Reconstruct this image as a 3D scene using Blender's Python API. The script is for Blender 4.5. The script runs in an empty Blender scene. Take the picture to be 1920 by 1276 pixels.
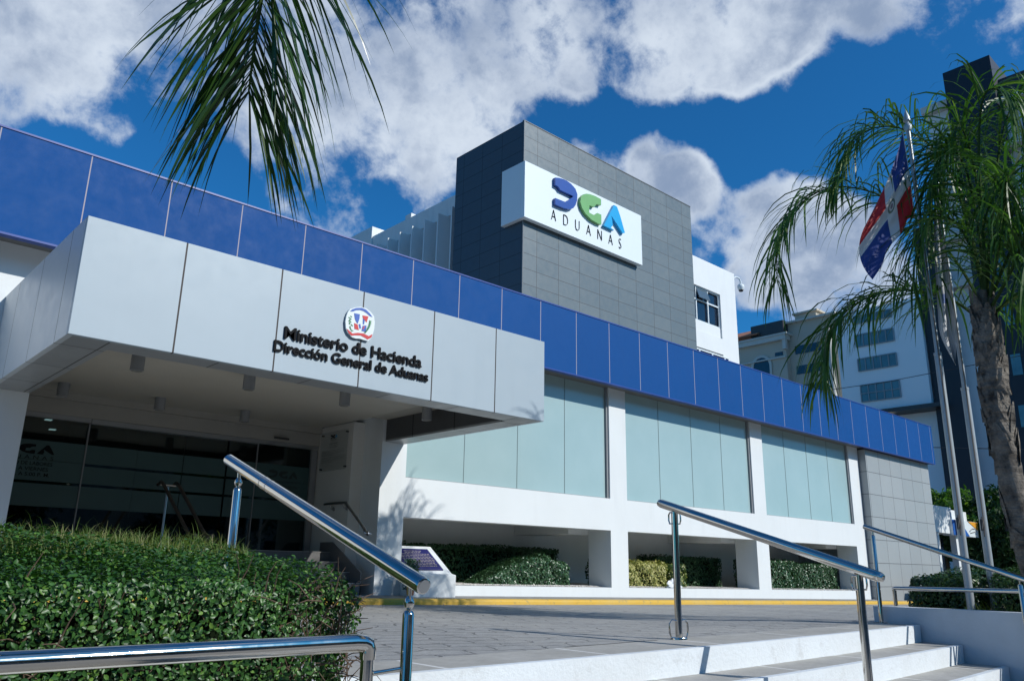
import bpy, math, random
import numpy as np
from mathutils import Vector, Matrix
rnd = random.Random(7); npr = np.random.default_rng(11)
scn = bpy.context.scene
C = scn.collection
# ------------------------------------------------------------------ camera
F = 1496.94
p, yw, rl = [math.radians(a) for a in (15.7608, 42.6168, 1.0102)]
fwd = np.array([math.sin(yw)*math.cos(p), math.cos(yw)*math.cos(p), math.sin(p)])
rgt = np.array([math.cos(yw), -math.sin(yw), 0.0]); upv = np.cross(rgt, fwd)
RX = rgt*math.cos(rl)+upv*math.sin(rl); RY = -rgt*math.sin(rl)+upv*math.cos(rl)
cd = bpy.data.cameras.new('camera'); cam = bpy.data.objects.new('camera', cd); C.objects.link(cam)
M = Matrix([[RX[0], RY[0], -fwd[0], 0], [RX[1], RY[1], -fwd[1], 0], [RX[2], RY[2], -fwd[2], 0], [0, 0, 0, 1]])
cam.matrix_world = M
cd.sensor_width = 36; cd.lens = F/1920*36; cd.clip_start = 0.05; cd.clip_end = 2000
scn.camera = cam
scn.view_settings.view_transform = 'Standard'; scn.view_settings.look = 'None'
scn.view_settings.exposure = 0.16; scn.view_settings.gamma = 1

def ray(u, v):
    d = RX*((u-960)/F)+RY*(-(v-638)/F)+fwd
    return d
def ony(u, v, Y): d = ray(u, v); return d*(Y/d[1])
def onx(u, v, X): d = ray(u, v); return d*(X/d[0])
def onz(u, v, Z): d = ray(u, v); return d*(Z/d[2])
def atd(u, v, t): return ray(u, v)*t
FH = np.array([math.sin(yw), math.cos(yw)])
def ath(u, v, h):      # point seen at a pixel, h metres ahead measured level along the ground
    d = ray(u, v); return d*(h/(d[0]*FH[0]+d[1]*FH[1]))

# ------------------------------------------------------------------ sun
SUN_DIR = Vector((-0.43, 1.0, -0.76)).normalized()
sd = bpy.data.lights.new('sun', 'SUN'); sun = bpy.data.objects.new('sun', sd); C.objects.link(sun)
sun.rotation_euler = SUN_DIR.to_track_quat('-Z', 'Y').to_euler()
sd.energy = 3.9; sd.angle = math.radians(0.5); sd.color = (1.0, 0.965, 0.91)
# ------------------------------------------------------------------ world
w = bpy.data.worlds.new('World'); scn.world = w; w.use_nodes = True
nt = w.node_tree; nt.nodes.clear()
def N(t, **k):
    n = nt.nodes.new(t)
    for a, b in k.items():
        if a == 'op': n.operation = b
        else: setattr(n, a, b)
    return n
def math_(op, a, b=None, c=None, clamp=False):
    n = nt.nodes.new('ShaderNodeMath'); n.operation = op; n.use_clamp = clamp
    for i, q in enumerate((a, b, c)):
        if q is None: continue
        if isinstance(q, (int, float)): n.inputs[i].default_value = q
        else: nt.links.new(q, n.inputs[i])
    return n.outputs[0]
tc = N('ShaderNodeTexCoord')
sky = N('ShaderNodeTexSky', sky_type='NISHITA', sun_disc=False)
sky.sun_elevation = math.asin(-SUN_DIR.z)
sky.sun_rotation = math.atan2(-SUN_DIR.x, -SUN_DIR.y)
sky.altitude = 50; sky.air_density = 1.0; sky.dust_density = 0.6; sky.ozone_density = 3.0
tint = N('ShaderNodeMix', data_type='RGBA', blend_type='MULTIPLY'); tint.inputs[0].default_value = 1
nt.links.new(sky.outputs[0], tint.inputs[6]); tint.inputs[7].default_value = (0.13, 0.66, 1.06, 1)
nrm = N('ShaderNodeVectorMath', op='NORMALIZE'); nt.links.new(tc.outputs['Generated'], nrm.inputs[0])
sep = N('ShaderNodeSeparateXYZ'); nt.links.new(nrm.outputs[0], sep.inputs[0])
# cloud field: fractal noise over the direction, more cover where the blobs say
def noise(scale, detail, rough, lac=2.0, dist=0.0, off=(0, 0, 0), vec=None):
    mp = N('ShaderNodeMapping'); nt.links.new(vec or nrm.outputs[0], mp.inputs[0])
    mp.inputs['Location'].default_value = off
    n = N('ShaderNodeTexNoise'); nt.links.new(mp.outputs[0], n.inputs['Vector'])
    n.inputs['Scale'].default_value = scale; n.inputs['Detail'].default_value = detail
    n.inputs['Roughness'].default_value = rough; n.inputs['Distortion'].default_value = dist
    return n.outputs[0]
blobs = [(40,50,200,.75),(150,130,150,.7),(270,170,150,.6),(30,140,90,.4),(330,60,170,.55),(480,40,170,.6),(430,210,120,.4),(640,60,170,.65),(560,230,130,.45),
 (800,60,170,.7),(900,130,130,.5),(1000,50,170,.75),(1150,60,160,.75),(1240,120,100,.6),(1330,70,130,.7),(1420,50,130,.65),(1380,120,70,.35),(1540,10,110,.5),(1480,70,60,.3),(1640,0,80,.35),(760,230,100,.35),
 (640,330,120,.5),(560,300,90,.4),(760,310,110,.5),(830,280,90,.5),(930,255,60,.55),(570,400,90,.45),(650,420,60,.4),(1105,262,42,.35),(1240,305,70,.6),(1300,340,65,.6),(1180,300,50,.35),
 (1450,350,60,.5),(1500,365,60,.5),(1540,400,80,.5),(1430,400,50,.4),(1440,500,80,.7),(1520,480,90,.65),(1400,535,50,.5),(1600,420,70,.35),(1515,180,48,.36),(1630,150,34,.26),(1330,250,34,.30),(1350,240,25,.2),
 (690,150,55,-.5),(770,180,55,-.4),(300,15,50,-.35),(720,110,40,-.25),(160,300,120,-.5),(60,240,110,-.5),(330,300,80,-.35),(1640,60,70,-.2),(1040,220,75,-.5),(1150,225,75,-.6),(1290,215,80,-.6),(1450,235,120,-.6),(1390,290,60,-.5),
 (930,205,55,-.3),(1560,110,70,-.4),(740,375,60,-.4),(700,370,50,-.3),(480,110,50,-.25),(1640,250,160,-.5)]
acc = None
for (u, v, r, wt) in blobs:
    d = Vector(ray(u, v)).normalized()
    dp = N('ShaderNodeVectorMath', op='DOT_PRODUCT'); nt.links.new(nrm.outputs[0], dp.inputs[0]); dp.inputs[1].default_value = d
    ang = r/F*1.15
    mr = N('ShaderNodeMapRange', interpolation_type='SMOOTHSTEP'); nt.links.new(dp.outputs['Value'], mr.inputs[0])
    mr.inputs[1].default_value = math.cos(ang); mr.inputs[2].default_value = math.cos(ang*0.15)
    mr.inputs[3].default_value = 0; mr.inputs[4].default_value = wt
    acc = mr.outputs[0] if acc is None else math_('ADD', acc, mr.outputs[0])
n4 = noise(26, 10, 0.65, dist=0.3, off=(3.1, 5.2, .7))
n1 = noise(6.2, 14, 0.60, dist=0.1, off=(1.3, .4, 2.1))
n2 = noise(2.2, 3, 0.5, off=(4.3, 1.4, .1))
# away from the part of sky with the blobs the cover follows the broad noise alone
dv = N('ShaderNodeVectorMath', op='DOT_PRODUCT'); nt.links.new(nrm.outputs[0], dv.inputs[0]); dv.inputs[1].default_value = Vector(ray(960, 300)).normalized()
away = N('ShaderNodeMapRange', interpolation_type='SMOOTHSTEP'); nt.links.new(dv.outputs['Value'], away.inputs[0])
away.inputs[1].default_value = 0.80; away.inputs[2].default_value = 0.45; away.inputs[3].default_value = 0; away.inputs[4].default_value = 1
broad = math_('MULTIPLY', math_('SUBTRACT', n2, 0.60), math_('MULTIPLY', away.outputs[0], 3.0))
field = math_('ADD', math_('ADD', math_('MINIMUM', acc, 0.66), broad), math_('ADD', math_('MULTIPLY', math_('SUBTRACT', n1, 0.5), 3.3), math_('MULTIPLY', math_('SUBTRACT', n4, 0.5), 0.9)))
cm = N('ShaderNodeMapRange', interpolation_type='SMOOTHSTEP'); nt.links.new(field, cm.inputs[0])
cm.inputs[1].default_value = 0.06; cm.inputs[2].default_value = 0.74
n3 = noise(7.0, 8, 0.55, off=(2.3, 3.4, 1.1))
thick = N('ShaderNodeMapRange', interpolation_type='SMOOTHSTEP'); nt.links.new(math_('ADD', field, math_('MULTIPLY', math_('SUBTRACT', n3, 0.5), 3.2)), thick.inputs[0])
thick.inputs[1].default_value = 0.10; thick.inputs[2].default_value = 1.40
cr = N('ShaderNodeValToRGB'); nt.links.new(thick.outputs[0], cr.inputs[0])
cr.color_ramp.elements[0].color = (6.0, 6.7, 7.6, 1); cr.color_ramp.elements[1].color = (2.3, 3.0, 4.3, 1)
e_ = cr.color_ramp.elements.new(0.45); e_.color = (4.4, 5.1, 6.2, 1)
mixc = N('ShaderNodeMix', data_type='RGBA'); nt.links.new(math_('MULTIPLY', cm.outputs[0], 0.94), mixc.inputs[0])
nt.links.new(tint.outputs[2], mixc.inputs[6]); nt.links.new(cr.outputs[0], mixc.inputs[7])
bg = N('ShaderNodeBackground'); bg.inputs[1].default_value = 0.105
nt.links.new(mixc.outputs[2], bg.inputs[0])
wo = N('ShaderNodeOutputWorld'); nt.links.new(bg.outputs[0], wo.inputs[0])

# ------------------------------------------------------------------ materials
def newmat(name):
    m = bpy.data.materials.new(name); m.use_nodes = True
    t = m.node_tree; b = t.nodes['Principled BSDF']
    return m, t, b
class NT:
    def __init__(s, t): s.t = t
    def n(s, ty, **k):
        q = s.t.nodes.new(ty)
        for a, b in k.items(): setattr(q, a, b)
        return q
    def l(s, a, b): s.t.links.new(a, b)
    def m(s, op, a, b=None, c=None):
        q = s.t.nodes.new('ShaderNodeMath'); q.operation = op
        for i, x in enumerate((a, b, c)):
            if x is None: continue
            if isinstance(x, (int, float)): q.inputs[i].default_value = x
            else: s.l(x, q.inputs[i])
        return q.outputs[0]
    def mix(s, f, a, b, blend='MIX'):
        q = s.t.nodes.new('ShaderNodeMix'); q.data_type = 'RGBA'; q.blend_type = blend
        for i, x in ((0, f), (6, a), (7, b)):
            if isinstance(x, (int, float)): q.inputs[i].default_value = x if i == 0 else (x, x, x, 1)
            elif isinstance(x, tuple): q.inputs[i].default_value = (*x[:3], 1)
            else: s.l(x, q.inputs[i])
        return q.outputs[2]
    def noise(s, scale, detail=4, rough=.5, vec=None, dist=0, sc=(1, 1, 1)):
        tc = s.n('ShaderNodeTexCoord'); mp = s.n('ShaderNodeMapping'); s.l(vec or tc.outputs['Object'], mp.inputs[0]); mp.inputs['Scale'].default_value = sc
        q = s.n('ShaderNodeTexNoise'); s.l(mp.outputs[0], q.inputs['Vector']); q.inputs['Scale'].default_value = scale
        q.inputs['Detail'].default_value = detail; q.inputs['Roughness'].default_value = rough; q.inputs['Distortion'].default_value = dist
        return q.outputs[0]
    def mr(s, x, a, b, c=0., d=1.):
        q = s.n('ShaderNodeMapRange'); s.l(x, q.inputs[0])
        for i, y in enumerate((a, b, c, d)): q.inputs[i+1].default_value = y
        return q.outputs[0]
    def bump(s, h, b, strength=.3, dist=.01):
        q = s.n('ShaderNodeBump'); s.l(h, q.inputs['Height']); q.inputs['Strength'].default_value = strength; q.inputs['Distance'].default_value = dist
        s.l(q.outputs[0], b.inputs['Normal']); return q
def surf(name, col, rough=.6, metal=0., var=.12, nscale=3., bump=.0, bscale=60., spec=.5, coat=0., streak=0.):
    m, t, b = newmat(name); g = NT(t)
    c2 = tuple(x*(1-var) for x in col)
    a = g.mix(g.mr(g.noise(nscale, 6, .6), .3, .7), c2, col)
    if streak:
        st = g.mr(g.noise(1.2, 5, .6, sc=(3.5, 3.5, .35)), .52, .75)
        a = g.mix(g.m('MULTIPLY', st, streak), a, tuple(x*.55 for x in col))
    g.l(a, b.inputs['Base Color'])
    b.inputs['Roughness'].default_value = rough; b.inputs['Metallic'].default_value = metal
    b.inputs['Specular IOR Level'].default_value = spec; b.inputs['Coat Weight'].default_value = coat
    if bump: g.bump(g.noise(bscale, 4, .6), b, bump, .01)
    return m
def grid(name, col, jcol, ax, a0, aw, bx, b0, bw, jw=.008, rough=.4, var=.06, spec=.5, metal=0., coat=0., jrough=.6, wav=.0, dirt=.0):
    """panels/tiles: joints at a0+k*aw along axis ax and b0+k*bw along axis bx, each tile a touch different"""
    m, t, b = newmat(name); g = NT(t)
    tc = g.n('ShaderNodeTexCoord'); s = g.n('ShaderNodeSeparateXYZ'); g.l(tc.outputs['Object'], s.inputs[0])
    ids = []; masks = []
    for (axis, o, wd) in ((ax, a0, aw), (bx, b0, bw)):
        if axis is None: ids.append(None); continue
        q = g.m('DIVIDE', g.m('SUBTRACT', s.outputs[axis], o), wd)
        fl = g.m('FLOOR', q); fr = g.m('SUBTRACT', q, fl)
        d = g.m('MULTIPLY', g.m('MINIMUM', fr, g.m('SUBTRACT', 1., fr)), wd)
        masks.append(g.m('LESS_THAN', d, jw/2)); ids.append(fl)
    mask = masks[0] if len(masks) == 1 else g.m('MAXIMUM', masks[0], masks[1])
    cb = g.n('ShaderNodeCombineXYZ')
    for i, q in enumerate(ids):
        if q is not None: g.l(q, cb.inputs[i])
    wn = g.n('ShaderNodeTexWhiteNoise', noise_dimensions='3D'); g.l(cb.outputs[0], wn.inputs['Vector'])
    base = g.mix(wn.outputs[0], tuple(x*(1-var) for x in col), tuple(min(1, x*(1+var)) for x in col))
    n = g.noise(1.1, 6, .6); base = g.mix(g.mr(n, .35, .7, 0, .35), base, tuple(x*(1-2.2*var) for x in col))
    if dirt:
        st = g.mr(g.noise(2.2, 6, .65, sc=(4, 4, .3)), .5, .8); base = g.mix(g.m('MULTIPLY', st, dirt), base, tuple(x*.4+.05 for x in col))
    g.l(g.mix(mask, base, jcol), b.inputs['Base Color'])
    rr = g.m('ADD', g.mr(g.noise(6, 4, .6), .3, .7, rough*.85, rough*1.2), g.m('MULTIPLY', wn.outputs[0], .05))
    g.l(g.mix(mask, rr, jrough), b.inputs['Roughness'])
    b.inputs['Specular IOR Level'].default_value = spec; b.inputs['Metallic'].default_value = metal; b.inputs['Coat Weight'].default_value = coat
    if wav:
        h = g.m('ADD', g.m('MULTIPLY', g.noise(1.6, 1, .5), 1.), g.m('MULTIPLY', mask, -.1))
        g.bump(h, b, wav, .05)
    return m
WHITE = surf('white_plaster', (.67, .705, .71), .65, var=.05, nscale=1.2, bump=.15, bscale=35, streak=.12)
WHITE2 = surf('white_soffit', (.62, .62, .585), .7, var=.05, nscale=.8)
BLUEM = grid('blue_panel', (.005, .068, .245), (.36, .33, .36), 0, 1.151, .9292, None, 0, 1, jw=.013, rough=.55, var=.05, spec=.12, wav=.12, dirt=.04)
BLUEP = surf('blue_edge', (.02, .06, .28), .4)
CANM = grid('canopy_panel_front', (.355, .43, .48), (.03, .025, .025), 0, 1.563+.84, .9437, None, 0, 1, jw=.016, rough=.42, var=.025, spec=.4, wav=.10, dirt=.05)
CANS = grid('canopy_panel_side', (.50, .55, .585), (.06, .06, .06), 1, 7.42, .95, None, 0, 1, jw=.012, rough=.35, var=.03, spec=.6, wav=.06)
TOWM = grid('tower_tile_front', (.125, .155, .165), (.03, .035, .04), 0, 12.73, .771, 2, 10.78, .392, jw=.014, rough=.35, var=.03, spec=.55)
TOWS = grid('tower_tile_shade', (.06, .08, .10), (.03, .035, .04), 1, 13.05, .771, 2, 10.78, .392, jw=.014, rough=.45, var=.03, spec=.25)  # same tile in a darker colour: the shade of the flank is painted in
ENDM = grid('grey_end_tile', (.32, .345, .35), (.09, .095, .10), 0, 22.72, .77, 2, 3.35, .62, jw=.016, rough=.4, var=.05, spec=.5)
CHROME, _t, _b = newmat('stainless_steel'); _g = NT(_t)
_b.inputs['Base Color'].default_value = (.60, .565, .52, 1); _b.inputs['Metallic'].default_value = 1
_g.l(_g.mr(_g.noise(14, 5, .6), .3, .75, .05, .15), _b.inputs['Roughness'])
BRUSH = surf('brushed_steel', (.45, .46, .47), .32, metal=1., var=.1)
DARKM = surf('dark_metal', (.04, .042, .045), .45)
GREYM = surf('grey_metal', (.25, .26, .27), .4)
POLEM = surf('painted_pole', (.42, .47, .50), .42, var=.12, nscale=9, metal=.35)
BLACKP = surf('black_letter', (.004, .005, .007), .6, spec=.12)
SIGNW = surf('sign_white', (.66, .73, .75), .45, var=.02)
LBLUE = surf('logo_blue', (.018, .075, .33), .3, var=.15); LGREEN = surf('logo_green', (.16, .40, .13), .35, var=.1); LCYAN = surf('logo_cyan', (.0, .34, .66), .35, var=.05)
FROST, _t, _b = newmat('frosted_glass'); _g = NT(_t)
_c = _g.mix(_g.mr(_g.noise(.9, 4, .6), .3, .7), (.305, .425, .43), (.34, .46, .465)); _g.l(_c, _b.inputs['Base Color'])
_b.inputs['Roughness'].default_value = .16; _b.inputs['Specular IOR Level'].default_value = .55
def glassy(name, tintc, refl=.12, tr=.6, rough=.02):
    m = bpy.data.materials.new(name); m.use_nodes = True; t = m.node_tree; t.nodes.clear(); g = NT(t)
    o = g.n('ShaderNodeOutputMaterial'); a = g.n('ShaderNodeBsdfTransparent'); a.inputs[0].default_value = tuple(x*tr for x in tintc)+(1,)
    gl = g.n('ShaderNodeBsdfGlossy'); gl.inputs['Roughness'].default_value = rough; gl.inputs[0].default_value = (.8, .88, .88, 1)
    fr = g.n('ShaderNodeLayerWeight'); fr.inputs[0].default_value = .5
    mx = g.n('ShaderNodeMixShader'); g.l(g.m('ADD', g.m('MULTIPLY', g.m('POWER', fr.outputs['Facing'], 4.), .8), refl), mx.inputs[0]); g.l(a.outputs[0], mx.inputs[1]); g.l(gl.outputs[0], mx.inputs[2]); g.l(mx.outputs[0], o.inputs[0])
    return m
DOORG = glassy('door_glass', (.75, .9, .88), .06, .55)
ACRYL = glassy('clear_acrylic', (.96, .97, .97), .03, .97)
WING = surf('dark_window_glass', (.012, .02, .035), .06, spec=.8, var=.3)
WINLT = surf('sky_window_glass', (.10, .2, .22), .05, spec=1., var=.5, nscale=.6)
DFROST = surf('door_frost_film', (.035, .085, .085), .5, var=.15, nscale=2)
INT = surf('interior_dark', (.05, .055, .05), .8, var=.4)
GRANITE = surf('granite', (.17, .17, .17), .35, var=.4, nscale=120)
def emis(name, c, s):
    m, t, b = newmat(name); b.inputs['Base Color'].default_value = (.2, .2, .2, 1); b.inputs['Emission Color'].default_value = (*c, 1); b.inputs['Emission Strength'].default_value = s; return m
SPOT = emis('lit_lamp', (.8, .95, 1), .9)
# ------------------------------------------------------------------ mesh helpers
class MB:
    def __init__(s): s.v = []; s.f = []; s.m = []; s.mi = 0
    def add(s, vs, fs):
        o = len(s.v); s.v += [tuple(map(float, q)) for q in vs]; s.f += [tuple(i+o for i in f) for f in fs]; s.m += [s.mi]*len(fs); return s
    def box(s, x0, x1, y0, y1, z0, z1):
        return s.add([(x0,y0,z0),(x1,y0,z0),(x1,y1,z0),(x0,y1,z0),(x0,y0,z1),(x1,y0,z1),(x1,y1,z1),(x0,y1,z1)],
                     [(0,3,2,1),(4,5,6,7),(0,1,5,4),(1,2,6,5),(2,3,7,6),(3,0,4,7)])
    def hexa(s, vs): return s.add(vs, [(0,3,2,1),(4,5,6,7),(0,1,5,4),(1,2,6,5),(2,3,7,6),(3,0,4,7)])
    def quad(s, a, b, c, d): return s.add([a, b, c, d], [(0,1,2,3)])
    def prism(s, poly, y0, y1):   # poly in x,z ; extruded along y
        n = len(poly)
        return s.add([(a, y0, b) for a, b in poly]+[(a, y1, b) for a, b in poly],
                     [tuple(range(n)), tuple(range(2*n-1, n-1, -1))]+[(i, i+n, (i+1) % n+n, (i+1) % n) for i in range(n)])
    def prismx(s, poly, x0, x1):  # poly in y,z ; extruded along x
        n = len(poly)
        return s.add([(x0, a, b) for a, b in poly]+[(x1, a, b) for a, b in poly],
                     [tuple(range(n-1, -1, -1)), tuple(range(n, 2*n))]+[(i, (i+1) % n, (i+1) % n+n, i+n) for i in range(n)])
    def tube(s, pts, r, seg=16, caps=True):
        pts = [Vector(q) for q in pts]; n = len(pts)
        rs = r if isinstance(r, (list, tuple)) else [r]*n
        up = None; rings = []
        for i, q in enumerate(pts):
            t = (pts[min(i+1, n-1)]-pts[max(i-1, 0)]).normalized()
            if up is None:
                up = Vector((0, 0, 1)) if abs(t.z) < .9 else Vector((1, 0, 0))
            a = t.cross(up).normalized(); b = a.cross(t).normalized(); up = b
            rings.append([q+(a*math.cos(k*2*math.pi/seg)+b*math.sin(k*2*math.pi/seg))*rs[i] for k in range(seg)])
        vs = [x for rr in rings for x in rr]; fs = []
        for i in range(n-1):
            for k in range(seg):
                k2 = (k+1) % seg; fs.append((i*seg+k, i*seg+k2, (i+1)*seg+k2, (i+1)*seg+k))
        if caps: fs.append(tuple(range(seg-1, -1, -1))); fs.append(tuple(range((n-1)*seg, n*seg)))
        return s.add(vs, fs)
    def lathe(s, c, prof, seg=20):
        return s.tube([(c[0], c[1], c[2]+z+i*1e-5) for i, (r, z) in enumerate(prof)], [max(r, 1e-4) for r, z in prof], seg)
    def build(s, name, mat, parent=None, smooth=False, bevel=0, tags=None):
        me = bpy.data.meshes.new(name); me.from_pydata(s.v, [], s.f)
        mats = mat if isinstance(mat, (list, tuple)) else [mat]
        for q in mats: me.materials.append(q)
        if len(mats) > 1: me.polygons.foreach_set('material_index', s.m)
        me.validate(); me.update()
        if smooth:
            me.polygons.foreach_set('use_smooth', [True]*len(me.polygons)); me.set_sharp_from_angle(angle=math.radians(40))
        o = bpy.data.objects.new(name, me); C.objects.link(o)
        if parent is not None:
            o.parent = parent; o.location = -world_loc(parent)
        if bevel:
            b = o.modifiers.new('bevel', 'BEVEL'); b.width = bevel; b.segments = 2; b.limit_method = 'ANGLE'
        if tags: tag(o, *tags)
        return o
def parts(name, mat, parent, boxes):
    out = []
    for q_ in boxes:
        m_ = MB(); m_.box(*q_); out.append(m_.build(name, mat, parent))
    return out
def world_loc(o):
    v = Vector(o.location); q = o.parent
    while q: v = v+Vector(q.location); q = q.parent
    return v
def tag(o, label, cat, group=None):
    o['label'] = label; o['category'] = cat
    if group: o['group'] = group
    return o
def thing(name, label, cat, loc=(0, 0, 0), group=None):
    o = bpy.data.objects.new(name, None); C.objects.link(o); o.location = loc; return tag(o, label, cat, group)
def struct(o): o['kind'] = 'structure'; return o
def lab(o, t): o['label'] = t; return o
def text_into(mb, s, plane, x0, x1, z0, z1, depth=0., bold=0., spacing=1., dirx=None, axis='y'):
    """letters filling the box x0..x1, z0..z1 on the plane; meshes are appended to mb"""
    if bold > .0085:      # heavy face: the same letters again a few mm to each side, a hair prouder each time
        for i_, (dx_, dz_) in enumerate(((-1, 0), (1, 0), (0, .8), (0, -.8), (0, 0))): text_into(mb, s, plane, x0+dx_*bold*.36, x1+dx_*bold*.36, z0+dz_*bold*.36, z1+dz_*bold*.36, depth+.0006*i_, .008, spacing, dirx, axis)
        return mb
    cu = bpy.data.curves.new('t', 'FONT'); cu.body = s; cu.extrude = .5 if depth else 0.; cu.offset = bold; cu.space_character = spacing; cu.resolution_u = 4
    ob = bpy.data.objects.new('t', cu); C.objects.link(ob)
    bpy.context.view_layer.update()
    dg = bpy.context.evaluated_depsgraph_get(); me = bpy.data.meshes.new_from_object(ob.evaluated_get(dg))
    co = np.empty(len(me.vertices)*3); me.vertices.foreach_get('co', co); co = co.reshape(-1, 3)
    mn, mx = co.min(0), co.max(0)
    X = x0+(co[:, 0]-mn[0])/(mx[0]-mn[0])*(x1-x0); Z = z0+(co[:, 1]-mn[1])/(mx[1]-mn[1])*(z1-z0)
    D = (co[:, 2]-mn[2])/max(mx[2]-mn[2], 1e-6)*depth
    if axis == 'y': vs = np.stack([X, plane-D, Z], 1)
    else: vs = np.stack([plane-D, X, Z], 1)
    mb.add(vs, [tuple(q.vertices) for q in me.polygons])
    bpy.data.objects.remove(ob); bpy.data.curves.remove(cu); bpy.data.meshes.remove(me)
    return mb
def poly_px(pts, Y, ox=0, oy=0, sc=1.):
    return [(lambda q: (q[0], q[2]))(ony(ox+a/sc, oy+b/sc, Y)) for a, b in pts]
# ------------------------------------------------------------------ ground, plaza, steps
def slope(x): return -.415-.017*x
g = MB(); g.box(-400, 700, -400, 700, -2.2, -1.75)
struct(g.build('ground', surf('ground_concrete', (.30, .30, .285), .9, var=.3, nscale=.4)))
m, t, b = newmat('plaza_pavers'); q = NT(t)
tcn = q.n('ShaderNodeTexCoord'); wob = q.n('ShaderNodeTexNoise'); q.l(tcn.outputs['Object'], wob.inputs['Vector']); wob.inputs['Scale'].default_value = 2.6; wob.inputs['Detail'].default_value = 5
vm = q.n('ShaderNodeVectorMath', operation='SCALE'); q.l(wob.outputs['Color'], vm.inputs[0]); vm.inputs['Scale'].default_value = .34
va = q.n('ShaderNodeVectorMath', operation='ADD'); q.l(tcn.outputs['Object'], va.inputs[0]); q.l(vm.outputs[0], va.inputs[1])
mp = q.n('ShaderNodeMapping'); q.l(va.outputs[0], mp.inputs[0]); mp.inputs['Rotation'].default_value = (0, 0, .42)
br = q.n('ShaderNodeTexBrick'); q.l(mp.outputs[0], br.inputs['Vector']); br.inputs['Scale'].default_value = 1.; br.inputs['Brick Width'].default_value = .42; br.inputs['Row Height'].default_value = .21
br.inputs['Mortar Size'].default_value = .011; br.inputs['Mortar Smooth'].default_value = .3; br.inputs['Bias'].default_value = 0
br.inputs['Color1'].default_value = (.34, .34, .33, 1); br.inputs['Color2'].default_value = (.30, .298, .285, 1); br.inputs['Mortar'].default_value = (.10, .10, .10, 1)
nz = q.noise(9, 8, .7); c1 = q.mix(q.mr(nz, .35, .65, 0, .8), br.outputs[0], (.22, .22, .212)); 
big = q.noise(.7, 5, .6); c1 = q.mix(q.mr(big, .45, .7, 0, .45), c1, (.42, .405, .37)); q.l(c1, b.inputs['Base Color']); b.inputs['Roughness'].default_value = .75
hh = q.m('ADD', q.m('MULTIPLY', br.outputs['Fac'], -1.), q.m('MULTIPLY', nz, .9)); q.bump(hh, b, .8, .02)
PAVE = m
mb = MB(); xs = [-9, -4, 0, 2, 4, 5, 6, 8, 8.83, 12, 20, 30, 60, 90]; ys = [3.8, 4.5, 5.3, 6.2, 7.5, 9.3]
def pz(x, y):
    if x > 8.83: return slope(x)
    k = min(1, max(0, (y-4.2)/2.0)); k = k*k*(3-2*k); return -.5*(1-k)+slope(x)*k
vs = [(x, y, pz(x, y)) for y in ys for x in xs]; nx = len(xs)
mb.add(vs, [(j*nx+i, j*nx+i+1, (j+1)*nx+i+1, (j+1)*nx+i) for j in range(len(ys)-1) for i in range(nx-1)])
struct(mb.build('plaza_paving', PAVE, smooth=True))
# landing slabs and steps: curved noses
def nose(x, k):
    base = 3.29-.375*k
    return base+.0105*(x-4.6)**2*(1 if x > 4.6 else .6)*(.75 if x > 6.5 else 1)
m, t, b = newmat('step_concrete'); q = NT(t)
s_ = q.n('ShaderNodeSeparateXYZ'); tcn = q.n('ShaderNodeTexCoord'); q.l(tcn.outputs['Object'], s_.inputs[0])
yy = q.m('MULTIPLY', s_.outputs[1], 1.); wx = q.m('ADD', s_.outputs[0], q.m('MULTIPLY', q.m('FLOOR', q.m('DIVIDE', s_.outputs[2], .16)), .37))
fx = q.m('FRACT', q.m('DIVIDE', wx, 1.22)); jm = q.m('LESS_THAN', q.m('MINIMUM', fx, q.m('SUBTRACT', 1., fx)), .011)
cc = q.mix(q.mr(q.noise(3, 8, .7), .3, .7), (.31, .30, .27), (.42, .41, .38)); cc = q.mix(q.mr(q.noise(14, 6, .7), .45, .75, 0, .5), cc, (.24, .235, .22))
gr = q.m('FRACT', q.m('MULTIPLY', s_.outputs[1], 26)); 
cc = q.mix(jm, cc, (.62, .62, .60)); q.l(cc, b.inputs['Base Color']); b.inputs['Roughness'].default_value = .8
q.bump(q.m('ADD', q.noise(40, 6, .7), q.m('MULTIPLY', q.m('LESS_THAN', gr, .25), -.6)), b, .35, .008)
TREAD = m
m, t, b = newmat('painted_riser'); q = NT(t)
cc = q.mix(q.mr(q.noise(5, 8, .7), .56, .74, 0, .55), (.66, .71, .74), (.40, .41, .40)); cc = q.mix(q.mr(q.noise(45, 8, .75), .66, .72, 0, .8), cc, (.22, .22, .21)); cc = q.mix(q.mr(q.noise(1.3, 6, .6), .42, .7, 0, .28), cc, (.46, .46, .43)); q.l(cc, b.inputs['Base Color']); b.inputs['Roughness'].default_value = .7
q.bump(q.noise(25, 8, .7), b, .5, .012); RISER = m
st = struct(bpy.data.objects.new('entrance_steps', None)); C.objects.link(st); st.location = (5, 3, -1.6)
tr = MB(); rs = MB(); XN = [1.62+i*(8.8-1.62)/28 for i in range(29)]
for k in range(8):
    z = -.5-.16*k; back = (lambda x: 3.82) if k == 0 else (lambda x, k=k: nose(x, k-1)+.02)
    for i in range(28):
        a, c = XN[i], XN[i+1]
        tr.quad((a, nose(a, k)+.05, z), (c, nose(c, k)+.05, z), (c, back(c), z), (a, back(a), z))
        # white painted nosing and riser
        rs.quad((a, nose(a, k), z+.002), (c, nose(c, k), z+.002), (c, nose(c, k)+.05, z+.002), (a, nose(a, k)+.05, z+.002))
        rs.quad((a, nose(a, k)+.004, z-.165), (c, nose(c, k)+.004, z-.165), (c, nose(c, k), z+.002), (a, nose(a, k), z+.002))
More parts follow.
